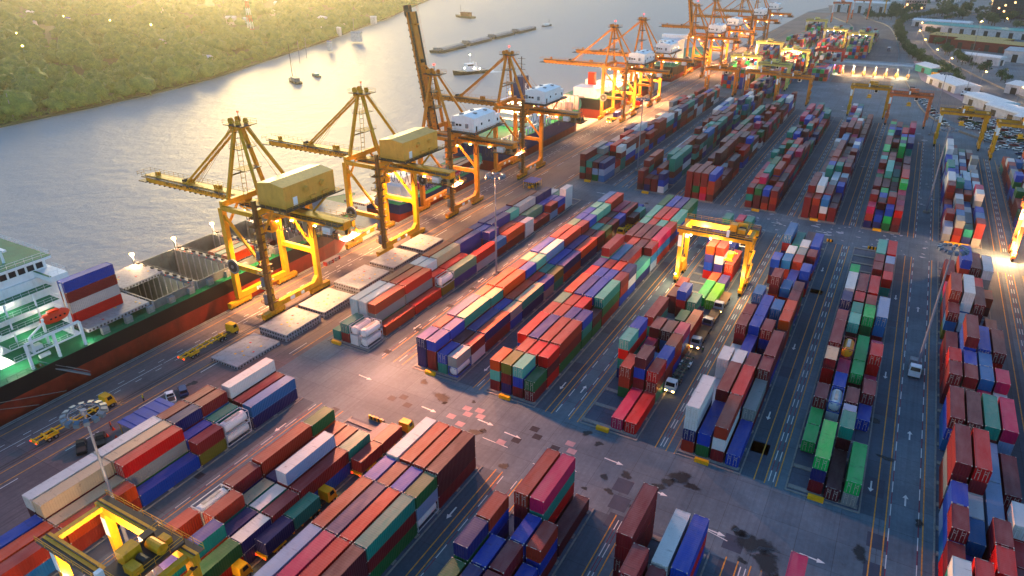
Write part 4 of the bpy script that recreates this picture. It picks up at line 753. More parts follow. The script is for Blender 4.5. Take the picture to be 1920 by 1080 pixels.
def hatch(T, x0, x1, y0, y1, z, name='hatch_cover', marks=True):
    mb = MB(); mb.box(x0, y0, z-.9, x1, y1, z); r = random.Random(int(y0*10+x0))
    for k in range(int((x1-x0)/.9)): mb.box(x0+k*.9+.2, y0-.06, z-.75, x0+k*.9+.6, y0, z-.3, 3)
    for k in range(int((y1-y0)/.9)): mb.box(x1, y0+k*.9+.2, z-.75, x1+.06, y0+k*.9+.6, z-.3, 3)
    if marks:
        for k in range(7):
            a, b = r.uniform(x0+1, x1-1.5), r.uniform(y0+.8, y1-1.5); mb.box(a, b, z, a+.5, b+.5, z+.03, 1 if k < 5 else 2)
    return mb.build(name, [M['hatch_grey'], M['yellow_paint'], M['sign_red'], M['dark_steel']], T)
T = tag(thing('container_ship', (0, 0, 0), 'black and red container ship with white superstructure and open holds at the quay', 'ship'))
SX, BEAM = -151.6, 29.5
holds1 = [(91.5, 102.6), (104.6, 116), (118, 129.6), (131.6, 143), (145, 156.5)]
hull(T, SX, BEAM, 28, 178, 7.2, 3.4, 26, 'hull_black', 'hull_red', holds1, sheer=2)
for (a, b) in holds1:
    L_ = MB(); L_.box(-177.8, b+.35, 7.2, -154.4, b+1.65, 9.7); L_.rail([(-177.8, b+1, 9.7), (-154.4, b+1, 9.7)], m=0, step=1.5)
    for k in range(8): x = -177+k*3.1; L_.box(x-.18, b+.1, 8.3, x+.18, b+.36, 9.6, 1); L_.box(x-.5, b+.6, 9.7, x+.4, b+1.2, 10.2, 2)
    L_.build('lashing_bridge', [M['grey_paint'], M['lifeboat_orange'], M['dark_steel']], T)
    p_ = MB(); p_.box(-178.6, b+.5, 7.2, -178.2, b+.9, 12.4); p_.box(-178.8, b+.3, 12.3, -178.0, b+1.1, 12.8, 1); p_.build('deck_lamp', [M['steel'], M['bulb_warm']], T)
    lamp((-178.0, b+.7, 12.1), 1500, AMB, None, 'POINT', rad=.3)
    lamp((-160, a+5, 5), 500, (1, .8, .45), None, 'POINT', rad=.3)
hatch(T, -166, -154.3, 74.6, 90.5, 9.6); hatch(T, -177.8, -166.3, 74.6, 90.5, 9.6); hatch(T, -177.8, -166.5, 91.7, 103.6, 9.9); hatch(T, -177.5, -154.6, 158, 170, 9.9)
ra = MB(); ra.rail([(SX-.3, y, 7.2) for y in (29, 45, 61)], step=1.8); ra.rail([(SX-.3, y, 7.2) for y in (74, 100, 128, 156)], step=1.8)
for k in range(14): y = 77+k*6; ra.box(-153.9, y, 7.2, -152.9, y+1.7, 8.9, 1)
ra.build('railing', [M['deck_green'], M['grey_paint']], T)
# superstructure
ss = MB(); ss.box(-177, 57, 7.2, -158.4, 73.2, 24.0); ss.box(-176, 60, 24.0, -159, 72.6, 27.6); ss.box(-178, 59, 27.6, -157.6, 73.4, 28.2); ss.box(-180.2, 69.5, 24.2, -152.6, 73.4, 25.4)
for z in (10.2, 13.2, 16.2, 19.2, 22.0): ss.box(-158.4, 58, z-.2, -153.0 if z < 14 else (-154.5 if z < 20 else -156), 71 if z > 11 else 72.6, z)
for y in (60.6, 66.5, 72.4):
    ss.bar((-152.6, y, 7.2), (-152.6, y, 13.2), .55, .55); ss.bar((-155.5, y, 13), (-155.5, y, 22), .3, .3)
ss.bar((-152.6, 60.6, 13.3), (-152.6, 72.4, 13.3), .5, .5); ss.bar((-152.6, 60.6, 10.4), (-152.6, 72.4, 10.4), .3, .3)
S_ = ss.build('superstructure', M['white_paint'], T)
gd = MB(); gd.box(-178, 59, 28.2, -157.6, 73.4, 28.3); gd.box(-158.39, 58, 22.0, -156, 71, 22.06)
for z in (10.2, 13.2, 16.2, 19.2): gd.box(-158.35, 58.05, z, -153.05 if z < 14 else -154.55, 70.95, z+.06)
gd.box(-180, 69.6, 25.4, -152.8, 70, 25.5); gd.build('green_decks', M['deck_green'], S_)
wn = MB()
for k in range(9): wn.box(-175.6+k*1.85, 72.6, 25.7, -174.1+k*1.85, 72.66, 27.0)
for k in range(6): wn.box(-159, 61+k*1.9, 25.7, -158.94, 62.4+k*1.9, 27.0)
for z in (20, 17, 14): wn.box(-161, 73.2, z, -160.4, 73.26, z+.8); wn.box(-165, 73.2, z, -164.4, 73.26, z+.8); wn.box(-170, 73.2, z, -169.4, 73.26, z+.8)
wn.build('window', M['dark_glass'], S_)
rr = MB()
for z, x in ((10.2, -153), (13.2, -153), (16.2, -154.5), (19.2, -154.5), (22, -156)): rr.rail([(x, 58, z), (x, 71, z), (-158.4, 71, z)], step=1.6)
rr.rail([(-157.7, 59, 28.3), (-157.7, 73.3, 28.3), (-177.8, 73.3, 28.3)], step=1.6); rr.rail([(-152.7, 69.6, 25.4), (-152.7, 73.3, 25.4), (-158, 73.3, 25.4)], step=1.5)
rr.build('railing', M['white_paint'], S_)
dv = MB(); dv.bar((-154.6, 66, 10.2), (-154.0, 66, 16.6), .4, .5); dv.bar((-154.6, 71.6, 10.2), (-154, 71.6, 15.8), .4, .5); dv.bar((-153.4, 62.2, 10.2), (-153.4, 62.2, 14), .5); dv.bar((-153.4, 62.2, 14), (-152.6, 65.5, 16.4), .35)
dv.box(-155.5, 62, 10.3, -154, 64.5, 11.2); dv.cyl((-154.2, 63.2, 8.4), (-154.2, 65.4, 8.4), .5, 10); dv.cyl((-162, 66, 28.2), (-162, 66, 31.5), .3, 8); dv.box(-164, 65.6, 31.2, -160, 66.4, 31.6); dv.cyl((-172, 64, 28.2), (-172, 64, 30), .7, 10)
dv.build('davit', M['white_paint'], T)
lbm = MB(); lbm.sm = True; secs = []
for u, r in ((0, .15), (.06, .7), (.2, 1.25), (.5, 1.4), (.8, 1.25), (.94, .75), (1, .2)):
    secs.append([(-154.6+r*1.0*cos(a), 65.6+6.6*u, 15.7+r*.95*sin(a)+(.25*(2*u-1)**2)) for a in [2*pi*i/14 for i in range(14)]])
lbm.loft(secs); lb_ = lbm.build('lifeboat', M['lifeboat_orange'], T)
cn = MB(); cn.box(-155.1, 67.6, 16.8, -154.1, 70, 17.35)
for k in range(4): cn.box(-153.24, 67.2+k*1.0, 15.9, -153.16, 67.6+k*1.0, 16.25, 1)
cn.build('canopy', [M['lifeboat_orange'], M['dark_glass']], lb_)
gw = MB(); gw.bar((-153.0, 62.2, 7.2), (-149.8, 70, 1.3), 1.0, .25); gw.bar((-153.4, 62.2, 8.2), (-150.2, 70, 2.2), .08); gw.bar((-152.6, 62.2, 8.2), (-149.4, 70, 2.2), .08); gw.box(-154, 61.2, 6.9, -152, 62.8, 7.15, 1); gw.build('gangway', [M['steel'], M['yellow_paint']], T)
ml = MB()
for y, y2 in ((44, 64), (42, 58)): ml.bar((-152, y, 6.8), (-149.3, y2, .6), .09, .09)
ml.build('mooring_line', M['conc'], T)
for x, y, z, e in ((-156, 60, 9.6, 220), (-156, 68, 12.4, 260), (-156, 63, 15.6, 260), (-156.4, 68, 18.6, 260), (-157, 62, 21.5, 200), (-162, 74.6, 24, 300), (-156, 57.5, 9.5, 300), (-153.5, 73.6, 8.6, 160)): lamp((x, y, z), e*.55, (1, .9, .7), None, 'POINT', rad=.25)
for k, (ch, y) in enumerate((('R', 74.8), ('h', 74.8), ('M', 74.8), ('B', 74.8))):
    o = bpy.data.objects.new('shipping_container', CM[2]); COL.objects.link(o); o.location = (-160.5, y, 9.62+k*H2); o.color = fcol(ch) if ch != 'h' else L3(176, 166, 166); o['roof'] = list(o.color)[:3]
    tag(o, [f'red long container at the bottom of the four-high stack before the white superstructure', 'pale grey long container, second up of the four-high stack on the ship', 'maroon long container, third up of the four-high stack on the ship', 'royal blue long container topping the four-high stack on the ship'][k], 'container', 'containers stacked on the ships')
sc = [('O', -166, 119, 7.3), ('a', -163.2, 119, 7.3), ('O', -160.4, 119, 7.3), ('N', -157.6, 119, 4.6), ('M', -166, 132, 3.2), ('M', -160, 132.2, 3.2), ('C', -157.2, 132.2, 3.2)]
nm = {'O': 'orange', 'a': 'grey green', 'N': 'navy blue', 'M': 'maroon', 'C': 'steel blue'}
for i, (ch, x, y, z) in enumerate(sc):
    o = bpy.data.objects.new('shipping_container', CM[1]); COL.objects.link(o); o.location = (x, y, z); o.scale = (1, 1.6, 1); o.color = fcol(ch); o['roof'] = list(o.color)[:3]
    tag(o, f'{nm[ch]} container down in the ship hold, {["outermost of the third hold", "beside the outer one in the third hold", "third across in the third hold", "lower one at the quay side of the third hold", "outer one in the fourth hold", "second across in the fourth hold", "quay-side one in the fourth hold"][i]}', 'container', 'containers stacked on the ships')
for i, (ch, x, z) in enumerate((('M', -175, 7.4), ('N', -175, 10.1), ('C', -172, 7.4), ('C', -172, 10.1))):
    o = bpy.data.objects.new('shipping_container', CM[2]); COL.objects.link(o); o.location = (x, 157.5, z+2.6); o.color = fcol(ch); o['roof'] = list(o.color)[:3]
    tag(o, ['maroon long container, lower of the outer pair by the second quay crane', 'navy long container, upper of the outer pair by the second quay crane', 'steel blue long container, lower of the inner pair on the ship', 'steel blue long container, upper of the inner pair on the ship'][i], 'container', 'containers stacked on the ships')
q = hatch(None, -158.5, -149.5, 168, 181, 12.2, 'hatch_cover', True); tag(q, 'brightly lit pale hatch cover hanging under the second quay crane', 'hatch cover')
# feeder vessel beyond
T = tag(thing('container_ship', (0, 0, 0), 'low dark feeder ship with a few flat containers behind the raised-boom crane', 'ship'))
hull(T, -151.6, 18, 190, 256, 4.2, .6, 16, 'navy_paint', 'hull_red', [], sheer=1.5)
fs = MB(); fs.box(-166, 193, 4.2, -154, 201, 10); fs.box(-165, 195, 10, -155, 201.4, 12.5); fs.rail([(-153.5, 203, 4.2), (-153.5, 250, 4.2)], step=2); fs.build('wheelhouse', M['white_paint'], T)
for i, (ch, x, y) in enumerate((('M', -164, 208), ('C', -161, 208), ('K', -158, 208), ('P', -155.2, 208), ('M', -164, 221), ('R', -161, 221), ('B', -158, 221), ('K', -155.2, 221), ('D', -160, 234), ('M', -157, 234))):
    o = bpy.data.objects.new('shipping_container', CM[2]); COL.objects.link(o); o.location = (x, y, 4.25); o.color = fcol(ch); o['roof'] = list(o.color)[:3]
    tag(o, f'{PAL[ch][0]} long container flat on the feeder deck, {ORD[i % 4]} across in the {"first second third".split()[i//4]} bay', 'container', 'containers stacked on the ships')
# funnel ship with amber-lit cargo
T = tag(thing('container_ship', (0, 0, 0), 'dark hulled ship with blue K funnel and amber-lit cargo deck', 'ship'))
hull(T, -151.8, 27, 262, 372, 8.5, 2.0, 30, 'navy_paint', 'hull_red', [], sheer=2.5)
u3 = MB(); u3.box(-174, 300, 8.5, -156, 316, 21); u3.box(-176, 311, 21, -154, 316, 24); u3.rail([(-176, 316, 24), (-154, 316, 24)], step=2); u3.cyl((-165, 312, 24), (-165, 312, 30), .3, 8)
for z in (12, 15, 18): u3.box(-175, 299, z, -155, 317, z+.25)
for k in range(18): u3.bar((-153, 264+k*3.0, 8.5), (-153, 264+k*3.0, 11.5), .5, .5)
u3.box(-153.3, 264, 11.4, -152.6, 317, 11.8); u3.build('superstructure', M['white_paint'], T)
wn = MB()
for k in range(10): wn.box(-174.5+k*2.0, 310.9, 21.8, -173.2+k*2.0, 310.98, 23.2)
wn.build('window', M['lit_window'], T)
fu = MB(); fu.loft([[(-169, 303, 20), (-162.5, 303, 20), (-162.5, 310.5, 20), (-169, 310.5, 20)], [(-168, 304.5, 32), (-163, 304.5, 32), (-163, 310, 32), (-168, 310, 32)]]); F_ = fu.build('funnel', M['navy_paint'], T)
put_text('K', 5.2, M['white_paint'], 'emblem', F_, (-162.55, 307, 27), (pi/2, 0, pi/2))
me_ = MB(); me_.bar((-165.5, 307.5, 32), (-165.5, 307.5, 41), .35); 
for z in (35, 37.5, 40): me_.bar((-167.6, 307.5, z), (-163.4, 307.5, z), .2)
me_.build('mast', M['dark_steel'], T)
dc = MB()
for r_ in range(5):
    y = 324+r_*8.4
    for k in range(9 if r_ < 4 else 6): dc.box(-176+k*2.6+(2 if r_ > 3 else 0), y, 8.6, -173.8+k*2.6+(2 if r_ > 3 else 0), y+.8, 14.5+(r_ % 2)*1.5)
    dc.box(-176, y+.8, 13.8, -154, y+1.6, 14.3)
dc.build('lashing_bridge', M['pale'], T)
for x, y, z in ((-165, 330, 19), (-160, 342, 18), (-168, 352, 18), (-165, 298, 18), (-158, 318, 17), (-155, 362, 9)): lamp((x, y, z), 9000, WARM, None, 'POINT', rad=.6)
T = tag(thing('container_ship', (0, 0, 0), 'ship with amber-lit hatch covers under the two bright quay cranes', 'ship'))
hull(T, -151.8, 28, 382, 500, 8.5, 2.5, 26, 'hull_black', 'hull_red', [], sheer=2)
for k in range(6): hatch(T, -176, -155, 398+k*14, 410+k*14, 10.5)
u4 = MB(); u4.box(-172, 384, 8.5, -157, 396, 14); u4.build('deck_house', M['white_paint'], T); u4 = MB(); u4.box(-176, 412, 8.5, -155.5, 412.4, 9.2); u4.box(-176, 440, 8.5, -155.5, 440.4, 9.2)
for k in range(8): u4.box(-176+k*2.7, 411.2, 8.5, -174.5+k*2.7, 412, 14); u4.box(-176+k*2.7, 439.2, 8.5, -174.5+k*2.7, 440, 13)
u4.build('lashing_bridge', M['white_paint'], T)
cr = MB(); cr.box(-168, 396, 10, -164, 399, 21); cr.build('deck_crane', M['lifeboat_orange'], T)
for x, y, z in ((-165, 405, 17), (-160, 425, 16), (-168, 445, 17), (-160, 460, 16)): lamp((x, y, z), 11000, WARM, None, 'POINT', rad=.6)
T = tag(thing('container_ship', (0, 0, 0), 'distant ship with white bridge moored past the bend of the quay', 'ship'))
hull(T, -152, 26, 520, 640, 8, 2, 24, 'hull_black', 'hull_red', []); u5 = MB(); u5.box(-172, 540, 8, -157, 556, 24); u5.box(-174, 552, 24, -155, 557, 27); u5.build('superstructure', M['white_paint'], T)
# ------------------------------------------------------------ river craft
def hullform(mb, L, W, H, m=0, bow=.35, sheer=.5, z0=-.8):
    secs = []
    for i in range(13):
        u = i/12; wv = W/2*(1-max(0, (u-(1-bow))/bow)**2.2)*(.8+.2*min(1, u/.12)); wv = max(.06, wv); t_ = H+sheer*(max(0, u-.5)*2)**2
        secs.append([(-wv*.85, (u-.5)*L, z0), (wv*.85, (u-.5)*L, z0), (wv, (u-.5)*L+(.03*L*u if u > .8 else 0), t_), (-wv, (u-.5)*L+(.03*L*u if u > .8 else 0), t_)])
    return mb.loft(secs, m)
WZ = -2.6
T = thing('tug_boat', (-305, 481, WZ), 'white and dark grey tug boat with lit wheelhouse and foam wake', 'tug boat', rz=radians(-130+180+102))
h = MB(); hullform(h, 30, 9.5, 2.2, sheer=1.6); h.build('hull', M['black'], T)
h = MB(); h.box(-3.4, -6, 2.2, 3.4, 5, 5); h.box(-2.6, -2, 5, 2.6, 4, 7.6); h.box(-2.8, -2.2, 7.6, 2.8, 4.2, 7.9); h.cyl((0, 0, 7.9), (0, 0, 14), .18, 8); h.bar((-1.6, 0, 11), (1.6, 0, 11), .15); h.bar((-1.2, 0, 12.6), (1.2, 0, 12.6), .12); h.cyl((-2, -4, 5), (-2, -4, 8.5), .6, 10); h.cyl((2, -4, 5), (2, -4, 8.5), .6, 10); h.rail([(-4, -13, 2.2), (-4.4, 4, 2.2)], step=2); h.rail([(4, -13, 2.2), (4.4, 4, 2.2)], step=2)
D_ = h.build('deckhouse', M['white_paint'], T); wn = MB(); wn.box(-2.65, -1.6, 6.2, 2.65, 3.6, 7.2); wn.build('window', M['dark_glass'], D_)
lg = MB()
for x, y, z in ((-3.5, -2, 4.2), (3.5, 2, 4.2), (0, 5.1, 4.4), (-3, -7, 3.4), (0, 0, 14.0)): lg.box(x-.25, y-.25, z, x+.25, y+.25, z+.5)
lg.build('deck_lamp', M['bulb_white'], T)
fm = MB(); fm.add([(-5.6, -15, .06), (-3.6, -12, .12), (3.6, -12, .12), (5.6, -15, .06), (8, -26, .05), (0, -22, .05), (-8, -26, .05)], [tuple(range(7))]); fm.add([(4.8, 12, .07), (6.2, 10, .07), (9, -8, .06), (6.4, -6, .06)], [(0, 1, 2, 3)]); fm.build('wake', M['roof_white'], T)
bn = [('first', -396, 590), ('second', -401, 648), ('third', -405, 706), ('fourth', -408, 764)]
for i, (nm_, x, y) in enumerate(bn):
    T = thing('barge', (x, y-2, WZ), f'dark covered cargo barge, {nm_} in the tow counting from the near end', 'barge', 'barges towed in line along the river', rz=radians(4))
    h = MB(); h.loft([[(-6, -27, .4), (6, -27, .4), (6.5, -27, 2.4), (-6.5, -27, 2.4)], [(-6.5, -22, -.6), (6.5, -22, -.6), (7, -22, 2.2), (-7, -22, 2.2)], [(-6.5, 22, -.6), (6.5, 22, -.6), (7, 22, 2.2), (-7, 22, 2.2)], [(-4, 27.5, .6), (4, 27.5, .6), (4.5, 27.5, 2.8), (-4.5, 27.5, 2.8)]]); h.build('hull', M['barge_hull'] if 'barge_hull' in M else mk('barge_hull', (58, 58, 54), .7) or M['barge_hull'], T)
    h = MB()
    for k in range(5): h.loft([[(-5.4, -20+k*8.2, 2.2), (5.4, -20+k*8.2, 2.2), (4.4, -20+k*8.2, 3.6), (0, -20+k*8.2, 4.1), (-4.4, -20+k*8.2, 3.6)], [(-5.4, -12.2+k*8.2, 2.2), (5.4, -12.2+k*8.2, 2.2), (4.4, -12.2+k*8.2, 3.6), (0, -12.2+k*8.2, 4.1), (-4.4, -12.2+k*8.2, 3.6)]])
    h.build('cargo_cover', M['hatch_grey'] if i % 2 else M['grey_paint'], T); h = MB(); h.box(-3, -26, 2.3, 3, -22.6, 4.8); h.box(-3.2, -26.2, 4.8, 3.2, -22.4, 5); h.build('cabin', M['grey_paint'], T)
def small_boat(x, y, rz, L, label, mast_=0, cat='boat', col='white_paint'):
    T = thing('river_boat', (x, y, WZ), label, cat, rz=rz); h = MB(); hullform(h, L, L*.28, L*.06, z0=-.4); h.build('hull', M['barge_hull'], T)
    h = MB(); h.box(-L*.09, -L*.3, L*.06, L*.09, L*.12, L*.17); h.box(-L*.1, -L*.32, L*.17, L*.1, L*.14, L*.18); h.build('cabin', M[col], T)
    if mast_: h = MB(); h.cyl((0, L*.2, 1), (0, L*.2, mast_), .22, 8); h.bar((0, L*.2, mast_*.7), (0, -L*.3, L*.18), .08); h.build('mast', M['dark_steel'], T)
small_boat(-408.5, 826, radians(-8), 19, 'small white tug pulling the line of barges', 8)
small_boat(-399.5, 386, radians(62), 22, 'low brown work boat with a tall bare mast', 27, col='grey_paint'); small_boat(-404, 413, radians(65), 14, 'small green work boat behind the masted one', 0, col='roof_teal'); small_boat(-560, 872, radians(70), 40, 'rust coloured dredger lying off the wooded point', 16, col='wall_brick')
small_boat(-500, 1400, radians(70), 60, 'long red hulled vessel at the top of the river', 10, col='wall_brick')
# crane covers laid out on the quay
def pile(x0, y0, w_, l_, n, label):
    T = thing('hatch_cover_stack', (x0, y0, 0), label, 'hatch covers', 'steel hatch covers laid on the quay')
    for k in range(n): hatch(T, .0, w_, 0, l_, .95+k*1.05, 'hatch_cover', k == n-1)
    tm = MB()
    for yy in (1, l_/2, l_-1): tm.box(-.2, yy-.15, 0, w_+.2, yy+.15, .06)
    tm.build('timber', M['bark'], T)
for a in ((-132.2, 88.8, 9, 13.4, 1, 'single grey hatch cover nearest the yellow tractor on the quay'), (-131.9, 103.8, 9.4, 12.2, 2, 'pair of grey hatch covers stacked by the first quay crane'), (-131.9, 117.5, 9.4, 12, 2, 'pair of hatch covers second along beside the first quay crane'), (-131.7, 131.6, 9.6, 13.5, 3, 'three hatch covers stacked beside the white reefer containers'), (-131.7, 147.5, 9.2, 12.5, 3, 'three hatch covers stacked before the second quay crane'), (-131.5, 162.5, 9.2, 11, 3, 'three hatch covers stacked behind the orange long container')): pile(*a)
for i, a in enumerate(((-122, 318, 'first'), (-122, 336, 'second'), (-122, 352, 'third'), (-122, 368, 'fourth'), (-122, 388, 'fifth'))): pile(a[0], a[1], 10, 12.5, 3 if i < 2 else 2, f'lamp-lit wood-topped hatch cover stack, {a[2]} in the row by the far cranes')
# ------------------------------------------------------------ vehicles
def wheels(T, pts, r=.5, w_=.3):
    for x, y in pts:
        mb = MB(); mb.cyl((x-w_/2, y, r), (x+w_/2, y, r), r, 14); mb.cyl((x-w_/2-.02, y, r), (x+w_/2+.02, y, r), r*.5, 10, 1); mb.build('wheel', [M['rubber'], M['steel']], T)
def tractor(x, y, rz, label, col='yellow_paint', trailer=True, load=None, short_cab=True, lights=True, group='tractor units with container trailers', L=12.4, frame='dark_steel'):
    T = thing('container_truck', (x, y, 0), label, 'truck', group, rz)
    c = M[col]; mb = MB(); mb.box(-.5, -4.2, .75, .5, 1.6, 1.1); mb.build('chassis', M[frame], T)
    cb = MB(); cb.loft([[(-1.2, -.1, .9), (1.2, -.1, .9), (1.2, 1.9, .9), (-1.2, 1.9, .9)], [(-1.2, -.1, 1.9), (1.2, -.1, 1.9), (1.2, 1.95, 1.9), (-1.2, 1.95, 1.9)], [(-1.1, 0, 3.0), (1.1, 0, 3.0), (1.1, 1.6, 3.0), (-1.1, 1.6, 3.0)]]); cb.box(-1.22, 1.9, .6, 1.22, 2.1, 1.1); C_ = cb.build('cab', c, T)
    g = MB(); g.add([(-1.0, 1.93, 2.0), (1.0, 1.93, 2.0), (.95, 1.68, 2.85), (-.95, 1.68, 2.85)], [(0, 1, 2, 3)])
    for s in (-1, 1): g.add([(s*1.19, .5, 2.0), (s*1.19, 1.6, 2.0), (s*1.12, 1.4, 2.8), (s*1.12, .5, 2.8)], [(0, 1, 2, 3)])
    g.v = [(a*1.01, b+.012, z) for a, b, z in g.v]; g.build('windscreen', M['dark_glass'], C_)
    hl = MB(); hl.box(-1.0, 2.1, .75, -.6, 2.14, 1.0); hl.box(.6, 2.1, .75, 1.0, 2.14, 1.0); hl.build('headlight', M['bulb_warm'] if lights else M['white_paint'], C_)
    wheels(T, [(-1.0, 1.2), (1.0, 1.2), (-1.0, -2.4), (1.0, -2.4), (-1.0, -3.5), (1.0, -3.5)])
    if trailer:
        t_ = MB(); t_.box(-.75, -L-2.2, 1.15, -.5, -1.4, 1.4); t_.box(.5, -L-2.2, 1.15, .75, -1.4, 1.4)
        for k in range(7): yy = -L-2.2+k*(L-.4)/6; t_.box(-1.2, yy, 1.1, 1.2, yy+.3, 1.42)
        t_.box(-1.22, -L-2.3, .9, 1.22, -L-2.1, 1.4); Tr = t_.build('trailer', c if col == 'yellow_paint' else M['trailer_green'], T)
        tl = MB(); tl.box(-1.1, -L-2.34, 1.0, -.8, -L-2.3, 1.2); tl.box(.8, -L-2.34, 1.0, 1.1, -L-2.3, 1.2); tl.build('tail_light', M['bulb_red'], Tr)
        mg = MB(); mg.box(-1.25, -L-.6, .95, -.7, -L+2.2, 1.12); mg.box(.7, -L-.6, .95, 1.25, -L+2.2, 1.12); mg.build('mudguard', c, Tr)
        wheels(T, [(s*1.0, -L+q) for s in (-1, 1) for q in (.1, 1.4)])
    return T
mk('trailer_green', (40, 78, 78), .6); mk('truck_silver', (150, 156, 164), .4); mk('cab_navy', (34, 52, 104), .4); mk('car_white', (222, 222, 220), .3, var=.02); mk('car_black', (20, 24, 26), .3, var=.02); mk('car_blue', (26, 52, 100), .3, var=.02); mk('car_red', (140, 26, 26), .3); mk('car_silver', (150, 154, 160), .3, var=.02); mk('timber_deck', (112, 84, 62), .8)
tractor(-138.0, 99.5, 0.02, 'orange-yellow yard tractor with an empty trailer driving toward the first quay crane')
tractor(-136.6, 64.5, 0.0, 'orange-yellow yard tractor with an empty trailer under the tall light mast')
def loaded(x, y, rz, label, recs, **kw):
    T = tractor(x, y, rz, label, **kw); out = []
    for nm_, cc, dy, ln in recs:
        o = bpy.data.objects.new('shipping_container', CM[ln]); COL.objects.link(o); d = Vector((0, dy, 0)); d.rotate(Matrix.Rotation(rz, 3, 'Z').to_quaternion()); o.location = (x+d.x, y+d.y, 1.45); o.color = fcol(cc); o['roof'] = list(o.color)[:3]; tag(o, nm_, 'container', 'containers on road trailers')
    return T
loaded(-74.4, 88.4, 0, 'yellow yard tractor carrying two maroon containers at the crossing', [('maroon short container leading on the trailer at the crossing', 'M', -8, 1), ('maroon short container riding behind its twin on the trailer', 'M', -14.3, 1)])
loaded(-75.0, 65.8, 0, 'yellow yard tractor following the maroon pair, teal container behind its cab', [('teal short container on the trailer between the stacks', 'T', -8, 1), ('navy short container riding last on the trailer between the stacks', 'N', -14.3, 1)])
tractor(-75.4, 46.6, 0, 'yellow yard tractor waiting behind the navy trailer container', trailer=False)
loaded(-74.6, 211.5, pi, 'yellow yard tractor between the middle-yard blocks under two short containers', [('dark maroon container on the trailer behind the yellow cab', 'D', -8.0, 1), ('pale aqua container riding at the trailer tail', 'A', -14.3, 1)])
tractor(-31.6, 130.5, pi, 'white tractor truck with an empty green skeleton trailer beside the stacks', 'white_paint', L=11.5)
def flat(x, y, label, col):
    T = tractor(x, y, pi, label, col, trailer=False, group='flatbed trucks queuing under the yellow gantry crane')
    b = MB(); b.box(-1.2, -9.5, 1.1, 1.2, -.6, 1.35); b.box(-1.2, -.6, 1.1, 1.2, -.5, 2.3); b.build('flat_bed', M['timber_deck'], T); wheels(T, [(-1.0, -7.6), (1.0, -7.6)])
flat(-31.9, 151.6, 'silver truck with blue roof, last in the queue by the standing worker', 'truck_silver'); flat(-32.0, 162.8, 'navy blue flatbed truck in the middle of the queue', 'cab_navy'); flat(-31.8, 173.2, 'pale silver flatbed truck beside the lime green container', 'truck_silver')
T = tractor(15.6, 163.4, pi, 'small white truck stopped at the foot of the light mast', 'white_paint', trailer=False, lights=False); b = MB(); b.box(-1.25, -4.4, 1.1, 1.25, -.4, 1.3); b.box(-1.2, -4.3, 1.3, 1.2, -2.4, 2.4); b.build('flat_bed', M['steel'], T)
loaded(-141, 366, pi, 'purple container truck on the lamp-lit quay under the bright cranes', [('purple short container on the truck under the bright cranes', 'P', -8, 1)], col='yellow_paint', L=7)
loaded(-140.5, 402, pi, 'red container truck on the quay behind the purple one', [('red short container on the truck behind the purple one', 'R', -8, 1)], col='yellow_paint', L=7)
def car(x, y, rz, col, label, pick=False, jeep=False):
    T = thing('parked_car', (x, y, 0), label, 'car', 'cars parked on the quay', rz); c = M[col]; L = 5.1 if pick else 4.4
    b = MB(); b.loft([[(-.86, -L/2, .35), (.86, -L/2, .35), (.9, -L/2, .85), (-.9, -L/2, .85)], [(-.9, -L/2+.4, .3), (.9, -L/2+.4, .3), (.92, -L/2+.4, .98), (-.92, -L/2+.4, .98)], [(-.9, L/2-.5, .3), (.9, L/2-.5, .3), (.9, L/2-.5, .9), (-.9, L/2-.5, .9)], [(-.8, L/2, .38), (.8, L/2, .38), (.8, L/2, .72), (-.8, L/2, .72)]])
    y0, y1 = (-.4, 1.4) if pick else (-1.9, 1.1)
    b.loft([[(-.88, y0-.1, .95), (.88, y0-.1, .95), (.88, y1+.3, .95), (-.88, y1+.3, .95)], [(-.72, y0+.25, 1.65), (.72, y0+.25, 1.65), (.72, y1-.4, 1.65), (-.72, y1-.4, 1.65)]]); B_ = b.build('body', c, T)
    g = MB()
    for s in (-1, 1): g.add([(s*.87, y0+.2, 1.05), (s*.87, y1-.05, 1.05), (s*.75, y1-.45, 1.55), (s*.75, y0+.35, 1.55)], [(0, 1, 2, 3)])
    g.add([(-.75, y1+.23, 1.06), (.75, y1+.23, 1.06), (.66, y1-.29, 1.56), (-.66, y1-.29, 1.56)], [(0, 1, 2, 3)]); g.add([(-.75, y0-.06, 1.06), (.75, y0-.06, 1.06), (.66, y0+.19, 1.56), (-.66, y0+.19, 1.56)], [(0, 1, 2, 3)])
    g.build('window', M['dark_glass'], B_)
    if pick: k = MB(); k.box(-.75, -L/2+.15, .97, .75, -.6, 1.0); k.build('load_bed', M['dark_steel'], B_)
    wheels(T, [(s*.82, q) for s in (-1, 1) for q in (-L/2+.85, L/2-.85)], .36, .24)
    return T
car(-126.9, 73.6, radians(62), 'car_white', 'white pickup parked beside the blue car', pick=True); car(-126.6, 76.6, radians(60), 'car_blue', 'dark blue hatchback parked beside the white pickup')
car(-127.8, 54.0, radians(60), 'car_black', 'black pickup parked nearer the yellow tractor trailer', pick=True); car(-126.6, 57.2, radians(60), 'car_black', 'black pickup parked partly behind the mast pole', pick=True)
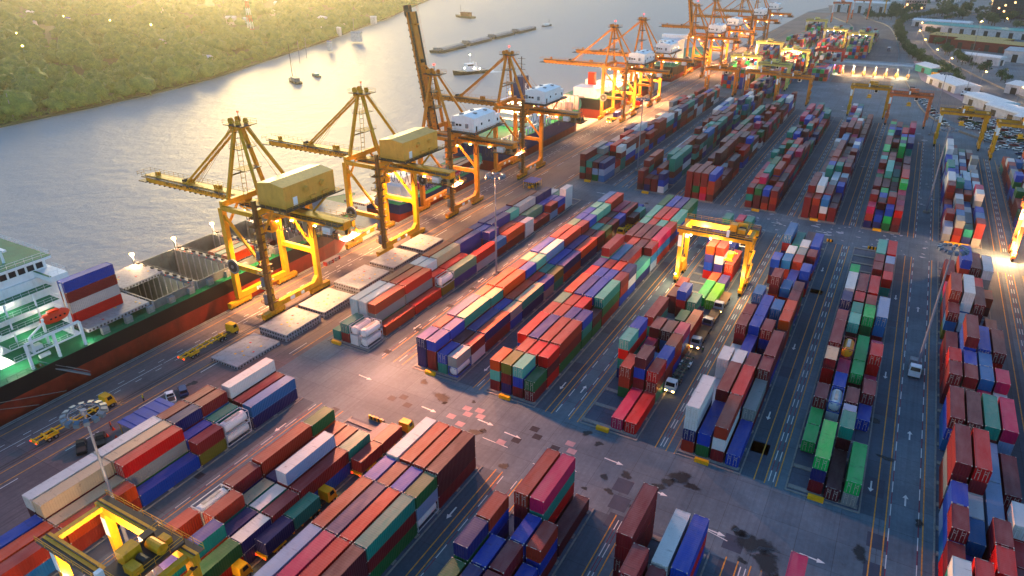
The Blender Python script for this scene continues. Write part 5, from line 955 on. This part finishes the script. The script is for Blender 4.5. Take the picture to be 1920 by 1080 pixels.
# shade canopies on the quay
def canopy(x0, y0, x1, y1, z, label, col='blue_sheet'):
    T = thing('shade_canopy', ((x0+x1)/2, (y0+y1)/2, 0), label, 'canopy'); cx, cy = (x1-x0)/2, (y1-y0)/2
    r = MB(); n = 8
    for k in range(n): r.box(-cx, -cy+k*2*cy/n, z+(.12 if k % 2 else 0), cx, -cy+(k+1)*2*cy/n, z+(.2 if k % 2 else .12))
    r.build('roof', M[col], T); p_ = MB()
    for a in (-1, 1):
        for k in range(4): yy = -cy+.3+k*(2*cy-.6)/3; p_.box(a*(cx-.2)-.06, yy-.06, 0, a*(cx-.2)+.06, yy+.06, z)
    p_.build('post', M['yellow_paint'], T); d = MB(); r_ = random.Random(4)
    for k in range(9): yy = -cy+.8+k*(2*cy-1.4)/9; d.box(-.4+r_.uniform(-.8, .8), yy, 0, .2+r_.uniform(0, .9), yy+.6, .5+r_.random()*.7, k % 2)
    d.build('bench', [M['yellow_paint'], M['bark']], T)
canopy(-125.4, 60.6, -120.2, 70.4, 2.9, 'long blue sheeted shade canopy beside the parked pickups'); canopy(-128.6, 240.5, -123.4, 247.5, 2.8, 'small blue roofed rest hut beside the yard lamp and striped barrier')
# orange work platform frames on the apron
for i, (x, y) in enumerate(((-146.4, 146.5),)):
    b = MB()
    for k in range(5): b.box(x-.7, y-3+k*1.5, 0, x+.7, y-2.7+k*1.5, 1.2, k % 2)
    b.box(x-.7, y-3, .5, x+.7, y+3.3, .6, 1); b.box(x-.7, y-3, 1.1, x+.7, y+3.3, 1.2, 1)
    tag(b.build('water_barrier', [M['sign_red'], M['pale']]), 'red and white barrier row on the apron beside the ship', 'barrier')
def cone(x, y, label): mb = MB(); mb.cyl((x, y, .05), (x, y, .75), .25, 10, 0, .05); mb.box(x-.3, y-.3, 0, x+.3, y+.3, .06); return tag(mb.build('traffic_cone', M['lifeboat_orange']), label, 'traffic cone', 'orange cones by the canopy')
for x, y, l in ((-128.0, 60.8, 'orange cone beside the walking worker'), (-127.0, 58.8, 'orange cone beside the black pickup load bed'), (-125.0, 59.4, 'orange cone at the end of the blue canopy')): cone(x, y, l)
# workers
M['skin'] = pm('skin', (150, 104, 80), .6, var=.03); M['vest_orange'] = pm('vest_orange', (230, 90, 20), .7); M['vest_yellow'] = pm('vest_yellow', (210, 220, 40), .7); M['trousers'] = pm('trousers', (36, 42, 60), .8); M['shirt_green'] = pm('shirt_green', (24, 92, 56), .8)
def person(x, y, rz, label, vest, helmet, step=.18):
    J = {'pel': (0, 0, .95), 'sp': (0, .01, 1.2), 'ch': (0, .01, 1.42), 'nk': (0, .02, 1.55), 'hd': (0, .04, 1.68), 'tp': (0, .03, 1.78)}
    E_ = [('pel', 'sp'), ('sp', 'ch'), ('ch', 'nk'), ('nk', 'hd'), ('hd', 'tp')]; R_ = {'pel': .15, 'sp': .14, 'ch': .16, 'nk': .06, 'hd': .1, 'tp': .08}
    for s, nm_ in ((-1, 'l'), (1, 'r')):
        f = s*step
        for k, p_, r in (('hip', (s*.1, 0, .9), .1), ('kn', (s*.11, f*.6+.03, .5), .07), ('an', (s*.11, f, .09), .045), ('toe', (s*.12, f+.17, .04), .035), ('sh', (s*.2, .01, 1.43), .06), ('el', (s*.27, -f*.5, 1.14), .045), ('wr', (s*.27, -f*.9+.1, .9), .032), ('ha', (s*.27, -f*.9+.14, .83), .03)): J[nm_+k] = p_; R_[nm_+k] = r
        E_ += [('pel', nm_+'hip'), (nm_+'hip', nm_+'kn'), (nm_+'kn', nm_+'an'), (nm_+'an', nm_+'toe'), ('ch', nm_+'sh'), (nm_+'sh', nm_+'el'), (nm_+'el', nm_+'wr'), (nm_+'wr', nm_+'ha')]
    ks = list(J); me = bpy.data.meshes.new('person'); me.from_pydata([J[k] for k in ks], [(ks.index(a), ks.index(b)) for a, b in E_], []); o = bpy.data.objects.new('person', me); COL.objects.link(o)
    sk = o.modifiers.new('skin', 'SKIN'); o.modifiers.new('sub', 'SUBSURF').levels = 1; o.modifiers['sub'].render_levels = 1
    for i, k in enumerate(ks): v = me.skin_vertices[0].data[i]; v.radius = (R_[k]*1.05, R_[k]); v.use_root = (k == 'pel')
    me.materials.append(M['trousers']); o.location = (x, y, 0); o.rotation_euler = (0, 0, rz); tag(o, label, 'person')
    v = MB(); v.sm = True; v.loft([[(.21*cos(a), .02+.15*sin(a), z) if z < 1.45 else (.15*cos(a), .02+.1*sin(a), z) for a in [2*pi*i/12 for i in range(12)]] for z in (.98, 1.2, 1.42, 1.52)]); v.build('vest', M[vest], o)
    hm = MB(); hm.sm = True; hm.loft([[(r*cos(a), .04+r*1.1*sin(a), z) for a in [2*pi*i/12 for i in range(12)]] for z, r in ((1.72, .17), (1.73, .135), (1.8, .12), (1.86, .06))]); hm.build('helmet', M[helmet], o)
    fc = MB(); fc.sm = True; fc.loft([[(r*.095*cos(a), .05+r*.1*sin(a), z) for a in [2*pi*i/10 for i in range(10)]] for z, r in ((1.56, .5), (1.6, .9), (1.68, 1.05), (1.73, .95))]); fc.build('face', M['skin'], o)
    return o
person(-128.6, 60.8, 2.4, 'worker in orange vest and red helmet walking by the black pickups', 'vest_orange', 'sign_red'); person(-131.4, 70.2, 0, 'worker in yellow vest standing on the yellow quay line', 'vest_yellow', 'yellow_paint', .04); person(-29.8, 149.2, 2.8, 'worker in green shirt standing beside the queued trucks', 'shirt_green', 'white_paint', .08); person(-126.3, 174.5, .5, 'worker in dark clothes with orange vest on the apron beside the stacks', 'vest_orange', 'white_paint', .1)
# ------------------------------------------------------------ toll gate, road, depots and trees inland
def road(name, pts, w_, z, mat):
    mb = MB(); vs = []
    for i, p_ in enumerate(pts):
        a = Vector(pts[max(0, i-1)]); b = Vector(pts[min(len(pts)-1, i+1)]); d = (b-a).normalized(); n = Vector((d.y, -d.x)); p_ = Vector(p_); vs += [(*(p_+n*w_/2), z), (*(p_-n*w_/2), z)]
    mb.add(vs, [(2*i, 2*i+1, 2*i+3, 2*i+2) for i in range(len(pts)-1)]); return tag(mb.build(name, mat), kind='structure')
def cr(pts, n=6):
    out = []
    for i in range(len(pts)-1):
        p0, p1, p2, p3 = [Vector(pts[max(0, min(len(pts)-1, i+k))]) for k in (-1, 0, 1, 2)]
        for k in range(n): t = k/n; out.append(tuple(.5*((2*p1)+(p2-p0)*t+(2*p0-5*p1+4*p2-p3)*t*t+(3*p1-p0-3*p2+p3)*t**3)))
    out.append(pts[-1]); return out
HW = cr([(110, 380), (88, 470), (60, 548), (33, 640), (12, 725), (2, 800), (-6, 900), (-10, 1010), (10, 1120), (60, 1230), (140, 1330)])
G0 = cr([(-30, 560), (-30, 660), (-33, 760), (-44, 900), (-58, 1000), (-90, 1100), (-120, 1300)])
road('gate_road', G0, 38, .008, M['lane_pale'] if 'lane_pale' in M else M['apron']); road('highway', HW, 17, .012, M['lane'])
for off in (-8.7, 8.7, 0):
    pass
for side, (pts, o) in {'a': (G0, 20.2), 'b': (G0, -20.2), 'c': (HW, 9.4), 'd': (HW, -9.4)}.items():
    q = []
    for i, p_ in enumerate(pts):
        a = Vector(pts[max(0, i-1)]); b = Vector(pts[min(len(pts)-1, i+1)]); d = (b-a).normalized(); q.append(Vector(p_)+Vector((d.y, -d.x))*o)
    wm = MB()
    for a, b in zip(q, q[1:]):
        if (a.y > 630 and a.y < 1090) or side in 'cd': wm.bar((a.x, a.y, .45), (b.x, b.y, .45), .25, .9)
    tag(wm.build('road_parapet', M['conc']), {'a': 'pale parapet on the inland side of the wide gate road', 'b': 'pale parapet between the wide gate road and the distant stacks', 'c': 'pale parapet on the inland edge of the narrow curved highway', 'd': 'pale parapet between the narrow highway and the depot sheds'}[side], 'wall')
T = thing('toll_gate', (-31, 605, 0), 'long grey toll gate canopy with lamp-lit booths across the road', 'toll gate')
r = MB(); r.box(-32, -8, 7.2, 32, 8, 8.4); r.box(-32.5, -8.5, 8.4, 32.5, -8, 9.2); r.box(-32.5, 8, 8.4, 32.5, 8.5, 9.2); r.build('roof', M['roof_grey'], T)
for k in range(9):
    x = -30+k*7.5; p_ = MB(); p_.box(x-.35, -6, 0, x+.35, -5.3, 7.2); p_.box(x-.35, 5.3, 0, x+.35, 6, 7.2); p_.build('pillar', M['white_paint'], T)
    b = MB(); b.box(x-.9, -3, .2, x+.9, 2, 2.6); b.box(x-.95, -2.6, 1.2, x+.95, 1.4, 2.2, 1); b.box(x-1.2, -7.5, 0, x+1.2, 6, .2, 2); b.box(x-.2, -8.2, 0, x+.2, -7.8, 2.4, 3); b.build('booth', [M['yellow_paint'], M['lit_window'], M['conc'], M['car_blue']], T)
for k in range(4): lamp((-53+k*15, 600, 6.4), 9000, (1, .68, .34), None, 'POINT', rad=.6)
mkc = [('car_white', 'white'), ('car_silver', 'silver'), ('car_black', 'black'), ('car_blue', 'dark blue'), ('car_red', 'red'), ('yellow_paint', 'yellow')]
def carmesh(col):
    b = MB(); L = 4.4
    b.loft([[(-.86, -L/2, .3), (.86, -L/2, .3), (.9, -L/2, .85), (-.9, -L/2, .85)], [(-.9, L/2-.5, .3), (.9, L/2-.5, .3), (.9, L/2-.5, .9), (-.9, L/2-.5, .9)], [(-.8, L/2, .35), (.8, L/2, .35), (.8, L/2, .7), (-.8, L/2, .7)]])
    b.loft([[(-.86, -1.9, .86), (.86, -1.9, .86), (.86, 1.2, .86), (-.86, 1.2, .86)], [(-.72, -1.5, 1.45), (.72, -1.5, 1.45), (.72, .7, 1.45), (-.72, .7, 1.45)]], 1); b.box(-.73, -1.5, 1.45, .73, .7, 1.5)
    for s in (-1, 1):
        for q in (-1.4, 1.4): b.cyl((s*.8-.1, q, .33), (s*.8+.1, q, .33), .33, 8, 2)
    return b.mesh('small_car', [M[col], M['dark_glass'], M['rubber']])
CMS = [carmesh(c) for c, _ in mkc]; rc = random.Random(8)
def pcar(x, y, rz, where, k=None):
    k = rc.choice([0, 0, 0, 1, 1, 2, 3, 4]) if k is None else k; o = bpy.data.objects.new('parked_car', CMS[k]); COL.objects.link(o); o.location = (x, y, 0); o.rotation_euler = (0, 0, rz)
    tag(o, f'small {mkc[k][1]} car parked {where}', 'car', f'{mkc[k][1]} cars parked {where}')
for row in range(7):
    for k in range(13):
        if rc.random() < .8:
            x, y = 22+row*5.4+k*.6-2, 500-row*2-k*8.4
            if x < 16+ (520-y)*.19+4: continue
            pcar(x, y, radians(75)+rc.gauss(0, .08), 'in the lot behind the kerbed block ends')
for k in range(16): pcar(3+k*1.3, 560-k*7.5, radians(95)+rc.gauss(0, .1), 'along the fence of the toll gate approach')
pm_ = MB(); pts = cr([(-2, 590), (4, 540), (12, 480), (26, 440), (50, 410), (90, 385)])
for a, b in zip(pts, pts[1:]): pm_.bar((a[0], a[1], .5), (b[0], b[1], .5), .3, 1.0)
tag(pm_.build('car_park_wall', M['conc']), 'low concrete wall curving round the car park edge', 'wall')
sheet('car_park', [(5, 560), (14, 490), (40, 428), (100, 395), (120, 470), (40, 560)], .003, M['apron']); sheet('depot_yard', [(0, 700), (8, 600), (48, 480), (58, 500), (30, 640), (10, 705)], .005, M['pale'])
def shed(x, y, L, W, H, rz, wall, roof, label, curved=False, gable=1.6, openside=False):
    T = thing('warehouse', (x, y, 0), label, 'warehouse', rz=rz); w_ = MB()
    w_.box(-W/2, -L/2, 0, W/2, L/2, H); w_.build('wall', M[wall], T); r = MB(); e = .6
    if curved: prof = [(W/2+e)*cos(a) for a in [pi*k/10 for k in range(11)]]; zz = [H+gable*sin(pi*k/10) for k in range(11)]; pr_ = list(zip(prof, zz))
    else: pr_ = [(W/2+e, H), (0, H+gable), (-W/2-e, H), (-W/2-e, H-.2), (W/2+e, H-.2)]
    r.loft([[(a, -L/2-e, b+.02) for a, b in pr_], [(a, L/2+e, b+.02) for a, b in pr_]])
    if not curved:
        for k in range(int(L/5)): r.box(-.2, -L/2+k*5+2, H+gable, .2, -L/2+k*5+3, H+gable+.3)
    r.build('roof', M[roof], T); d = MB(); n = max(1, int(L/12))
    for k in range(n): yy = -L/2+(k+.5)*L/n; d.box(W/2, yy-2, .05, W/2+.06, yy+2, H*.7); d.box(-W/2-.06, yy-2, .05, -W/2, yy+2, H*.7)
    d.box(-2, -L/2-.06, .05, 2, -L/2, H*.75); d.build('door', M['dark_steel'], T); return T
for a in ((44, 838, 66, 26, 8, radians(62), 'wall_brick', 'roof_tan', 'warehouse with a tan ribbed roof and brick walls beside the highway'), (62, 806, 60, 24, 8, radians(62), 'wall_brick', 'roof_tan', 'second tan roofed brick warehouse adjoining the first'),
          (60, 940, 120, 22, 8, radians(66), 'wall_white', 'roof_teal', 'long teal roofed warehouse above the tan roofs'), (86, 742, 34, 30, 9, radians(72), 'wall_white', 'roof_grey', 'large pale grey roofed hall with red machines beneath its eaves'),
          (50, 712, 30, 9, 6, radians(60), 'wall_white', 'roof_white', 'narrow arched white roof beside the lamp post', True), (20, 1010, 60, 18, 7, radians(75), 'wall_white', 'roof_white', 'pale roofed shed nearest the bend of the highway'),
          (27, 575, 40, 16, 5, radians(25), 'wall_white', 'roof_white', 'white roofed shed standing inside the depot yard'), (46, 512, 30, 14, 5, radians(30), 'wall_white', 'roof_white', 'curved white roofed shed nearest the car park', True), (56, 486, 26, 14, 5, radians(35), 'wall_white', 'roof_white', 'second curved white roofed shed nearest the car park', True),
          (86, 560, 60, 18, 6, radians(50), 'wall_white', 'roof_white', 'long white roofed shed across the highway'), (100, 520, 40, 18, 6, radians(50), 'wall_white', 'roof_white', 'lower white roofed shed beside the long one across the highway'), (72, 458, 36, 14, 5, radians(40), 'wall_white', 'roof_white', 'white roofed shed beyond the parked cars'),
          (100, 640, 40, 22, 7, radians(60), 'wall_brick', 'wall_brick', 'red brick shed with a rust red roof'), (14, 640, 22, 14, 5, radians(30), 'roof_teal', 'roof_white', 'green walled shed with white roof beside the toll gate road'), (-14, 1480, 120, 30, 8, radians(80), 'wall_white', 'roof_white', 'long white shed behind the distant block of flats')):
    shed(*a)
def block(x, y, w_, l_, h, wall, floors, label, glass=False):
    T = thing('office_building' if glass else 'apartment_block', (x, y, 0), label, 'building'); b = MB(); b.box(-w_/2, -l_/2, 0, w_/2, l_/2, h); b.box(-w_/2-.3, -l_/2-.3, h, w_/2+.3, l_/2+.3, h+.8); b.box(-w_/4, -l_/4, h+.8, w_/6, l_/6, h+3.5); b.build('wall', M[wall], T)
    for f in range(floors):
        g = MB(); z = 1.2+f*(h-1)/floors; hh = (h-1)/floors*.55; n = int(w_/3.2)
        for k in range(n): x0 = -w_/2+(k+.2)*w_/n; g.box(x0, -l_/2-.06, z, x0+w_/n*.6, -l_/2, z+hh, 1 if random.random() < .06 else 0)
        n = int(l_/3.2)
        for k in range(n): y0 = -l_/2+(k+.2)*l_/n; g.box(-w_/2-.06, y0, z, -w_/2, y0+l_/n*.6, z+hh, 1 if random.random() < .06 else 0)
        g.build('window', [M['dark_glass'], M['lit_window']], T)
    return T
block(-16, 1285, 30, 26, 26, 'wall_pink', 6, 'pinkish white block of flats with dark window rows'); M['tower_glass'] = pm('tower_glass', (28, 48, 66), .2); block(112, 1180, 74, 40, 52, 'tower_glass', 14, 'dark blue glass office tower above the trees')
# distant cargo terminal sheds
for i, (x, y, lb) in enumerate(((-80, 1180, 'white transit shed stretching behind the red gantry cranes'), (-66, 1255, 'second white transit shed farther behind the gantry cranes'))): shed(x, y, 70, 30, 14, radians(80), 'wall_white', 'roof_white', lb)
for i, (x, col) in enumerate(((-92, 'crane_salmon'), (-74, 'crane_salmon'), (-58, 'crane_yellow'))): rtg(x, 1010+i*60, col, f'{"salmon" if i < 2 else "yellow"} gantry crane, {["first", "second", "third"][i]} of the faint row before the white sheds', .5, 0, z=24)
# street lamps, water tower
def street(x, y, h, lb, on=True, arm=1.6):
    T = thing('street_lamp', (x, y, 0), lb, 'street lamp', 'street lamps along the inland roads'); p_ = MB(); p_.cyl((0, 0, 0), (0, 0, h), .18, 8, 0, .09); p_.bar((0, 0, h), (arm, 0, h+.3), .1); p_.build('pole', M['mast'], T)
    b = MB(); b.box(arm-.5, -.25, h+.1, arm+.5, .25, h+.4); b.build('lamp_head', M['bulb_warm'] if on else M['mast_head'], T)
    if on: lamp((x+arm, y, h-.3), 2600, WARM, None, 'POINT', rad=.4)
for i, (x, y, h) in enumerate(((14, 700, 10), (4, 770, 10), (-2, 850, 10), (-2, 940, 10), (24, 650, 10), (44, 590, 10), (62, 540, 9))): street(x, y, h, f'lit street lamp on the highway edge, {ORD[i]} counting from the {"" if 0 else "near depot bend"}')
street(40, 690, 34, 'tall lit lamp post rising over the sheds by the highway', True, .6); street(78, 960, 16, 'glaring orange lamp standing before the dark glass tower', True, 1)
street(22, 760, 34, 'tall unlit lamp post with red tip at the highway bend', False, .6); street(34, 540, 30, 'tall unlit lamp post standing in the depot yard', False, .6)
T = thing('water_tower', (92, 850, 0), 'white mushroom-shaped water tower beside the teal roof', 'water tower'); b = MB(); b.cyl((0, 0, 0), (0, 0, 22), .8, 12); b.build('shaft', M['white_paint'], T); b = MB(); b.cyl((0, 0, 21), (0, 0, 24), .9, 20, 0, 4.2); b.cyl((0, 0, 24), (0, 0, 26.5), 4.2, 20, 0, 1.2); b.build('tank', M['white_paint'], T)
# depot vehicles
for i, (x, y, rz, lb, col) in enumerate(((8, 640, .6, 'yellow loader parked at the top of the depot yard', 'yellow_paint'), (16, 622, .9, 'second yellow loader parked in the depot yard', 'yellow_paint'), (22, 600, .4, 'yellow tanker truck in the depot yard', 'yellow_paint'), (34, 548, 1.0, 'white tractor truck parked in the depot yard', 'white_paint'), (12, 655, .5, 'white tractor truck beside the green walled shed', 'white_paint'), (44, 520, 1.2, 'yellow flatbed parked before the curved sheds', 'yellow_paint'))):
    T = tractor(x, y, rz, lb, col, trailer=False, lights=False, group='depot vehicles'); b = MB(); b.cyl((0, -5.5, 2.1), (0, -.6, 2.1), 1.0, 12); b.box(-1.1, -5.8, 1.1, 1.1, -.5, 1.3); b.build('load_bed', M[col], T)
T = tractor(-22, 760, 0, 'lone lorry with lights driving the wide road past the toll gate', 'yellow_paint', trailer=False)
b = MB(); b.box(-1.25, -8, 1.2, 1.25, -.4, 3.6); b.build('load_box', M['car_blue'], T); lamp((-22, 757, 3), 1200, AMB, None, 'POINT', rad=.3)
# ------------------------------------------------------------ trees
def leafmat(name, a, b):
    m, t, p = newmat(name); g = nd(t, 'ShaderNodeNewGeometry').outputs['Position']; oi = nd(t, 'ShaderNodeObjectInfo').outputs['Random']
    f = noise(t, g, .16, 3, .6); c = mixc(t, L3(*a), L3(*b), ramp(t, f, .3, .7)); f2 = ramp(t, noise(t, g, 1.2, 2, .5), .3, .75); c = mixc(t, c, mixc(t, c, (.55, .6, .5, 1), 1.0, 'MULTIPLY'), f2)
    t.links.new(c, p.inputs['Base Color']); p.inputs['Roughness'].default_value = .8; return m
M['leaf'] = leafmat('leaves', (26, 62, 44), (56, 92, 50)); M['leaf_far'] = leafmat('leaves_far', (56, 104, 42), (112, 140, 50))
def crown_geo(mb, cx, cy, cz, rx, rz_, n, s, r, m=0):
    lob = [(r.gauss(0, .45), r.gauss(0, .45), r.gauss(0, .3)) for _ in range(6)]
    for k in range(n):
        l = r.choice(lob); a, b = r.uniform(0, 6.283), math.acos(r.uniform(-1, 1)); q = .62*r.random()**.3
        x = cx+rx*(l[0]+q*cos(a)*sin(b)); y = cy+rx*(l[1]+q*sin(a)*sin(b)); z = cz+rz_*(l[2]+q*cos(b))
        u = Vector((r.gauss(0, 1), r.gauss(0, 1), r.gauss(0, .7))).normalized(); v = u.orthogonal().normalized(); v.rotate(Matrix.Rotation(r.uniform(0, 6.28), 3, u).to_quaternion()); w_ = u.cross(v); e = s*r.uniform(.6, 1.3)
        c0 = Vector((x, y, z)); mb.add([c0-v*e-w_*e*.6, c0+v*e-w_*e*.5, c0+v*e*.8+w_*e*.6, c0-v*e*.9+w_*e*.5], [(0, 1, 2, 3)], m)
TREES = []
for i in range(4):
    r = random.Random(40+i); T0 = bpy.data.objects.new('tree', None); b = MB(); b.cyl((0, 0, 0), (0, 0, 5), .4, 8, 0, .2)
    for k in range(4): a = k*1.6; b.cyl((0, 0, 3.2), (cos(a)*2.2, sin(a)*2.2, 6.2), .18, 6, 0, .06)
    c = MB(); crown_geo(c, 0, 0, 7.2, 4.8, 4.2, 420, .55, r); TREES.append((b.mesh('trunk', M['bark']), c.mesh('crown', M['leaf'])))
rt = random.Random(77)
def tree(x, y, s, lb, grp):
    k = rt.randrange(4); T = thing('tree', (x, y, 0), lb, 'tree', grp, rt.uniform(0, 6.28)); T.scale = (s, s, s*rt.uniform(.85, 1.1))
    for nm_, me in zip(('trunk', 'crown'), TREES[k]): o = bpy.data.objects.new(nm_, me); COL.objects.link(o); o.parent = T
for i in range(0, len(HW)-1, 1):
    a, b = Vector(HW[i]), Vector(HW[i+1]); d = (b-a).normalized(); n = Vector((d.y, -d.x))
    if a.y < 590: continue
    for q in (0, .5):
        p_ = a.lerp(b, q)-n*14; tree(p_.x+rt.gauss(0, 1), p_.y, rt.uniform(.55, .9), 'dark green tree in the row between the two curved roads', 'trees along the inland roads')
        if rt.random() < .5: p_ = a.lerp(b, q)+n*(15+rt.random()*6); tree(p_.x, p_.y, rt.uniform(.5, .9), 'dark green tree on the far verge of the highway', 'trees along the inland roads')
for k in range(22): tree(-20+rt.uniform(-30, 70), 1100+rt.uniform(0, 120), rt.uniform(.9, 1.5), 'dark green tree in the belt before the flats and tower', 'trees before the tower')
for k in range(20): tree(60+rt.uniform(0, 90), 990+rt.uniform(0, 130), rt.uniform(.9, 1.5), 'dark green tree in the belt before the flats and tower', 'trees before the tower')
for k in range(10): tree(-66+k*5+rt.gauss(0, 2), 1085+rt.gauss(0, 8), rt.uniform(.7, 1.1), 'bushy tree in the clump at the road bend', 'trees at the road bend')
hb = MB(); r = random.Random(3)
for k in range(26): crown_geo(hb, 30+k*1.5, 468-k*2.6, .9, 1.5, 1.1, 60, .3, r)
tag(hb.build('hedge', M['leaf']), 'clipped green hedge running through the car park', 'hedge')
# town haze of roofs and trees at the far right
fr = random.Random(9); tb = MB()
for k in range(900):
    y = fr.uniform(1250, 3600); x = fr.uniform(-60-(y-1250)*.1, 900); s = fr.uniform(4, 9); crown_geo(tb, x, y, s*.7, s, s*.8, 16, s*.4, fr)
tag(tb.build('inland_trees', M['leaf']), 'dark band of trees beyond the tower and sheds', 'trees', kind='stuff')
for k in range(14): block(fr.uniform(-80, 600), fr.uniform(1550, 2600), fr.uniform(16, 40), fr.uniform(14, 26), fr.uniform(12, 34), fr.choice(['wall_white', 'wall_pink', 'tower_glass']), 5, f'distant town building among the trees beyond the yard')['group'] = 'distant town buildings'
# ------------------------------------------------------------ the wooded far bank
fr = random.Random(21); fb = MB()
def bank_x(y):
    for (x0, y0), (x1, y1) in zip(BANK, BANK[1:]):
        if y0 <= y <= y1: return x0+(x1-x0)*(y-y0)/(y1-y0)
    return BANK[-1][0]
def lump(mb, cx, cy, cz, r_, h_, R):
    ph = [R.uniform(0, 6.28) for _ in range(3)]; vs = []; nu, nv = 9, 5
    for j in range(nv+1):
        b_ = pi*(.04+.62*j/nv)
        for i in range(nu):
            a_ = 2*pi*i/nu; q = 1+.2*sin(2*a_+ph[0]+j)+.16*sin(3*a_+ph[1]-j*1.7)+R.uniform(-.09, .09); vs.append((cx+r_*q*cos(a_)*sin(b_), cy+r_*q*sin(a_)*sin(b_), cz+h_*q*cos(b_)))
    fs = [(j*nu+i, (j+1)*nu+i, (j+1)*nu+(i+1) % nu, j*nu+(i+1) % nu) for j in range(nv) for i in range(nu)]; mb.add(vs, fs+[tuple(range(nu))])
fb.sm = True; n = 0
while n < 3600:
    y = 110+1750*fr.random()**1.45; bx = bank_x(y); dep = fr.random()**1.5*(540+y*.5); x = bx-2-dep
    s = fr.choice([3, 4, 4.5, 5.5, 6.5, 8.5])*fr.uniform(.8, 1.2)*(1+.25*min(1, dep/60)); hh = s*fr.uniform(.9, 1.35)
    for k in range(3 if y < 600 else 2):
        u = fr.uniform(.55, .85); lump(fb, x+fr.gauss(0, s*.42), y+fr.gauss(0, s*.42), hh*fr.uniform(.5, .8)-1.4, s*u, hh*.75*u, fr)
    crown_geo(fb, x, y, hh*.75-1, s*1.05, hh*.7, 26 if y < 600 else 8, s*.13, fr); n += 1
for k in range(700):
    y = 100+900*fr.random(); crown_geo(fb, bank_x(y)-fr.random()*5, y, .6, 2.6, 1.8, 22, .5, fr)
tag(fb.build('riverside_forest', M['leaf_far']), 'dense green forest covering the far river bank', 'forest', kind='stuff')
roofs = [('roof_white', 'white'), ('blue_sheet', 'blue'), ('wall_pink', 'pink'), ('roof_grey', 'grey')]
hs = [(56, 22, 18, 0), (125, 34, 14, 1), (155, 44, 12, 0), (262, 16, 14, 1), (300, 16, 14, 2), (352, 78, 14, 0), (310, 77, 20, 3), (385, 94, 10, 0), (385, 107, 18, 0), (410, 80, 12, 2), (433, 33, 22, 0), (460, 34, 12, 0), (510, 20, 16, 0), (606, 34, 26, 0), (605, 52, 12, 0), (562, 43, 11, 2), (635, 52, 10, 0), (640, 33, 20, 3), (10, 35, 20, 0), (8, 10, 14, 2), (65, 40, 10, 3), (360, 12, 14, 0), (288, 30, 10, 0), (700, 32, 14, 0), (668, 62, 20, 3), (617, 78, 9, 1), (520, 5, 22, 0)]
R_, U_, F_ = cR, cU, cF
for i, (px, py, L, k) in enumerate(hs):
    d = cF+cR*((px-960)/1301)-cU*((py-540)/1301); t_ = (7-CAM.z)/d.z; q = CAM+d*t_; sc = .62; L *= .62
    T = thing('bank_house', (q.x, q.y, 0), f'{roofs[k][1]} roofed house in the far bank forest, {"close to the water" if q.y < 560 else "deep among the trees" if q.y < 900 else "far back toward the top"}', 'house', 'houses in the far bank forest', fr.uniform(-.5, .5))
    b = MB(); b.box(-L*.4, -L*.25, -1.2, L*.4, L*.25, 7.0); b.build('wall', M['wall_white'], T); r_ = MB(); r_.loft([[(x_, -L*.3, 7.0), (x_, L*.3, 7.0), (x_, 0, 7.0+L*.16)] for x_ in (-L*.46, L*.46)]); r_.build('roof', M[roofs[k][0]], T)
for i, (px, py) in enumerate(((42, 86), (118, 30), (206, 38), (223, 43), (283, 46), (134, 51), (30, 62))):
    d = cF+cR*((px-960)/1301)-cU*((py-540)/1301); t_ = (11-CAM.z)/d.z; q = CAM+d*t_; T = thing('street_lamp', (q.x, q.y, 0), 'small yellow lamp glowing among the far bank trees', 'street lamp', 'lamps among the far bank trees'); b = MB(); b.cyl((0, 0, -1), (0, 0, 10.5), .15, 6); b.build('pole', M['mast'], T); b = MB(); b.box(-.5, -.5, 10.5, .5, .5, 11.4); b.build('lamp_head', M['bulb_warm'], T)
T = thing('lattice_tower', (-640, 565, 0), 'red and white lattice tower standing in the far bank forest', 'tower'); b = MB()
for k in range(8):
    z0, z1 = k*7, k*7+7; w0, w1 = 2.4*(1-k/9), 2.4*(1-(k+1)/9)
    for a, c in ((-1, -1), (1, -1), (1, 1), (-1, 1)): b.bar((a*w0, c*w0, z0), (a*w1, c*w1, z1), .35, .35, k % 2); b.bar((a*w0, c*w0, z0), (-c*w1, a*w1, z1), .2, .2, k % 2)
b.build('mast', [M['sign_red'], M['white_paint']], T)
for i, (x, y, h) in enumerate(((-447, 212, 14), (-462, 455, 16), (-478, 480, 15), (-560, 640, 15))): b = MB(); b.cyl((x, y, -3), (x+.6, y, h), .22, 8); tag(b.build('mooring_post', M['mast']), f'slender pale post at the far water edge, {ORD[i]} going upstream from the lower bank', 'post', 'posts at the far water edge')
# ------------------------------------------------------------ haze
m = bpy.data.materials.new('haze'); m.use_nodes = True; t = m.node_tree
for n_ in list(t.nodes): t.nodes.remove(n_)
out = t.nodes.new('ShaderNodeOutputMaterial'); v = t.nodes.new('ShaderNodeVolumePrincipled'); v.inputs['Density'].default_value = HAZE_D; v.inputs['Anisotropy'].default_value = .84; v.inputs['Color'].default_value = (.92, .9, .84, 1)
t.links.new(v.outputs[0], out.inputs['Volume'])
mb = MB(); mb.box(-9500, -900, -7.2, 9500, 9500, 120); tag(mb.build('haze', m), 'thin warm evening haze over the river and yard', 'haze', kind='stuff')
for o in COL.objects:
    if o.get('label') and len(o['label'].split()) > 16: o['label'] = ' '.join(o['label'].replace(' short container', ' container').replace(' long container', ' container').split()[:16])
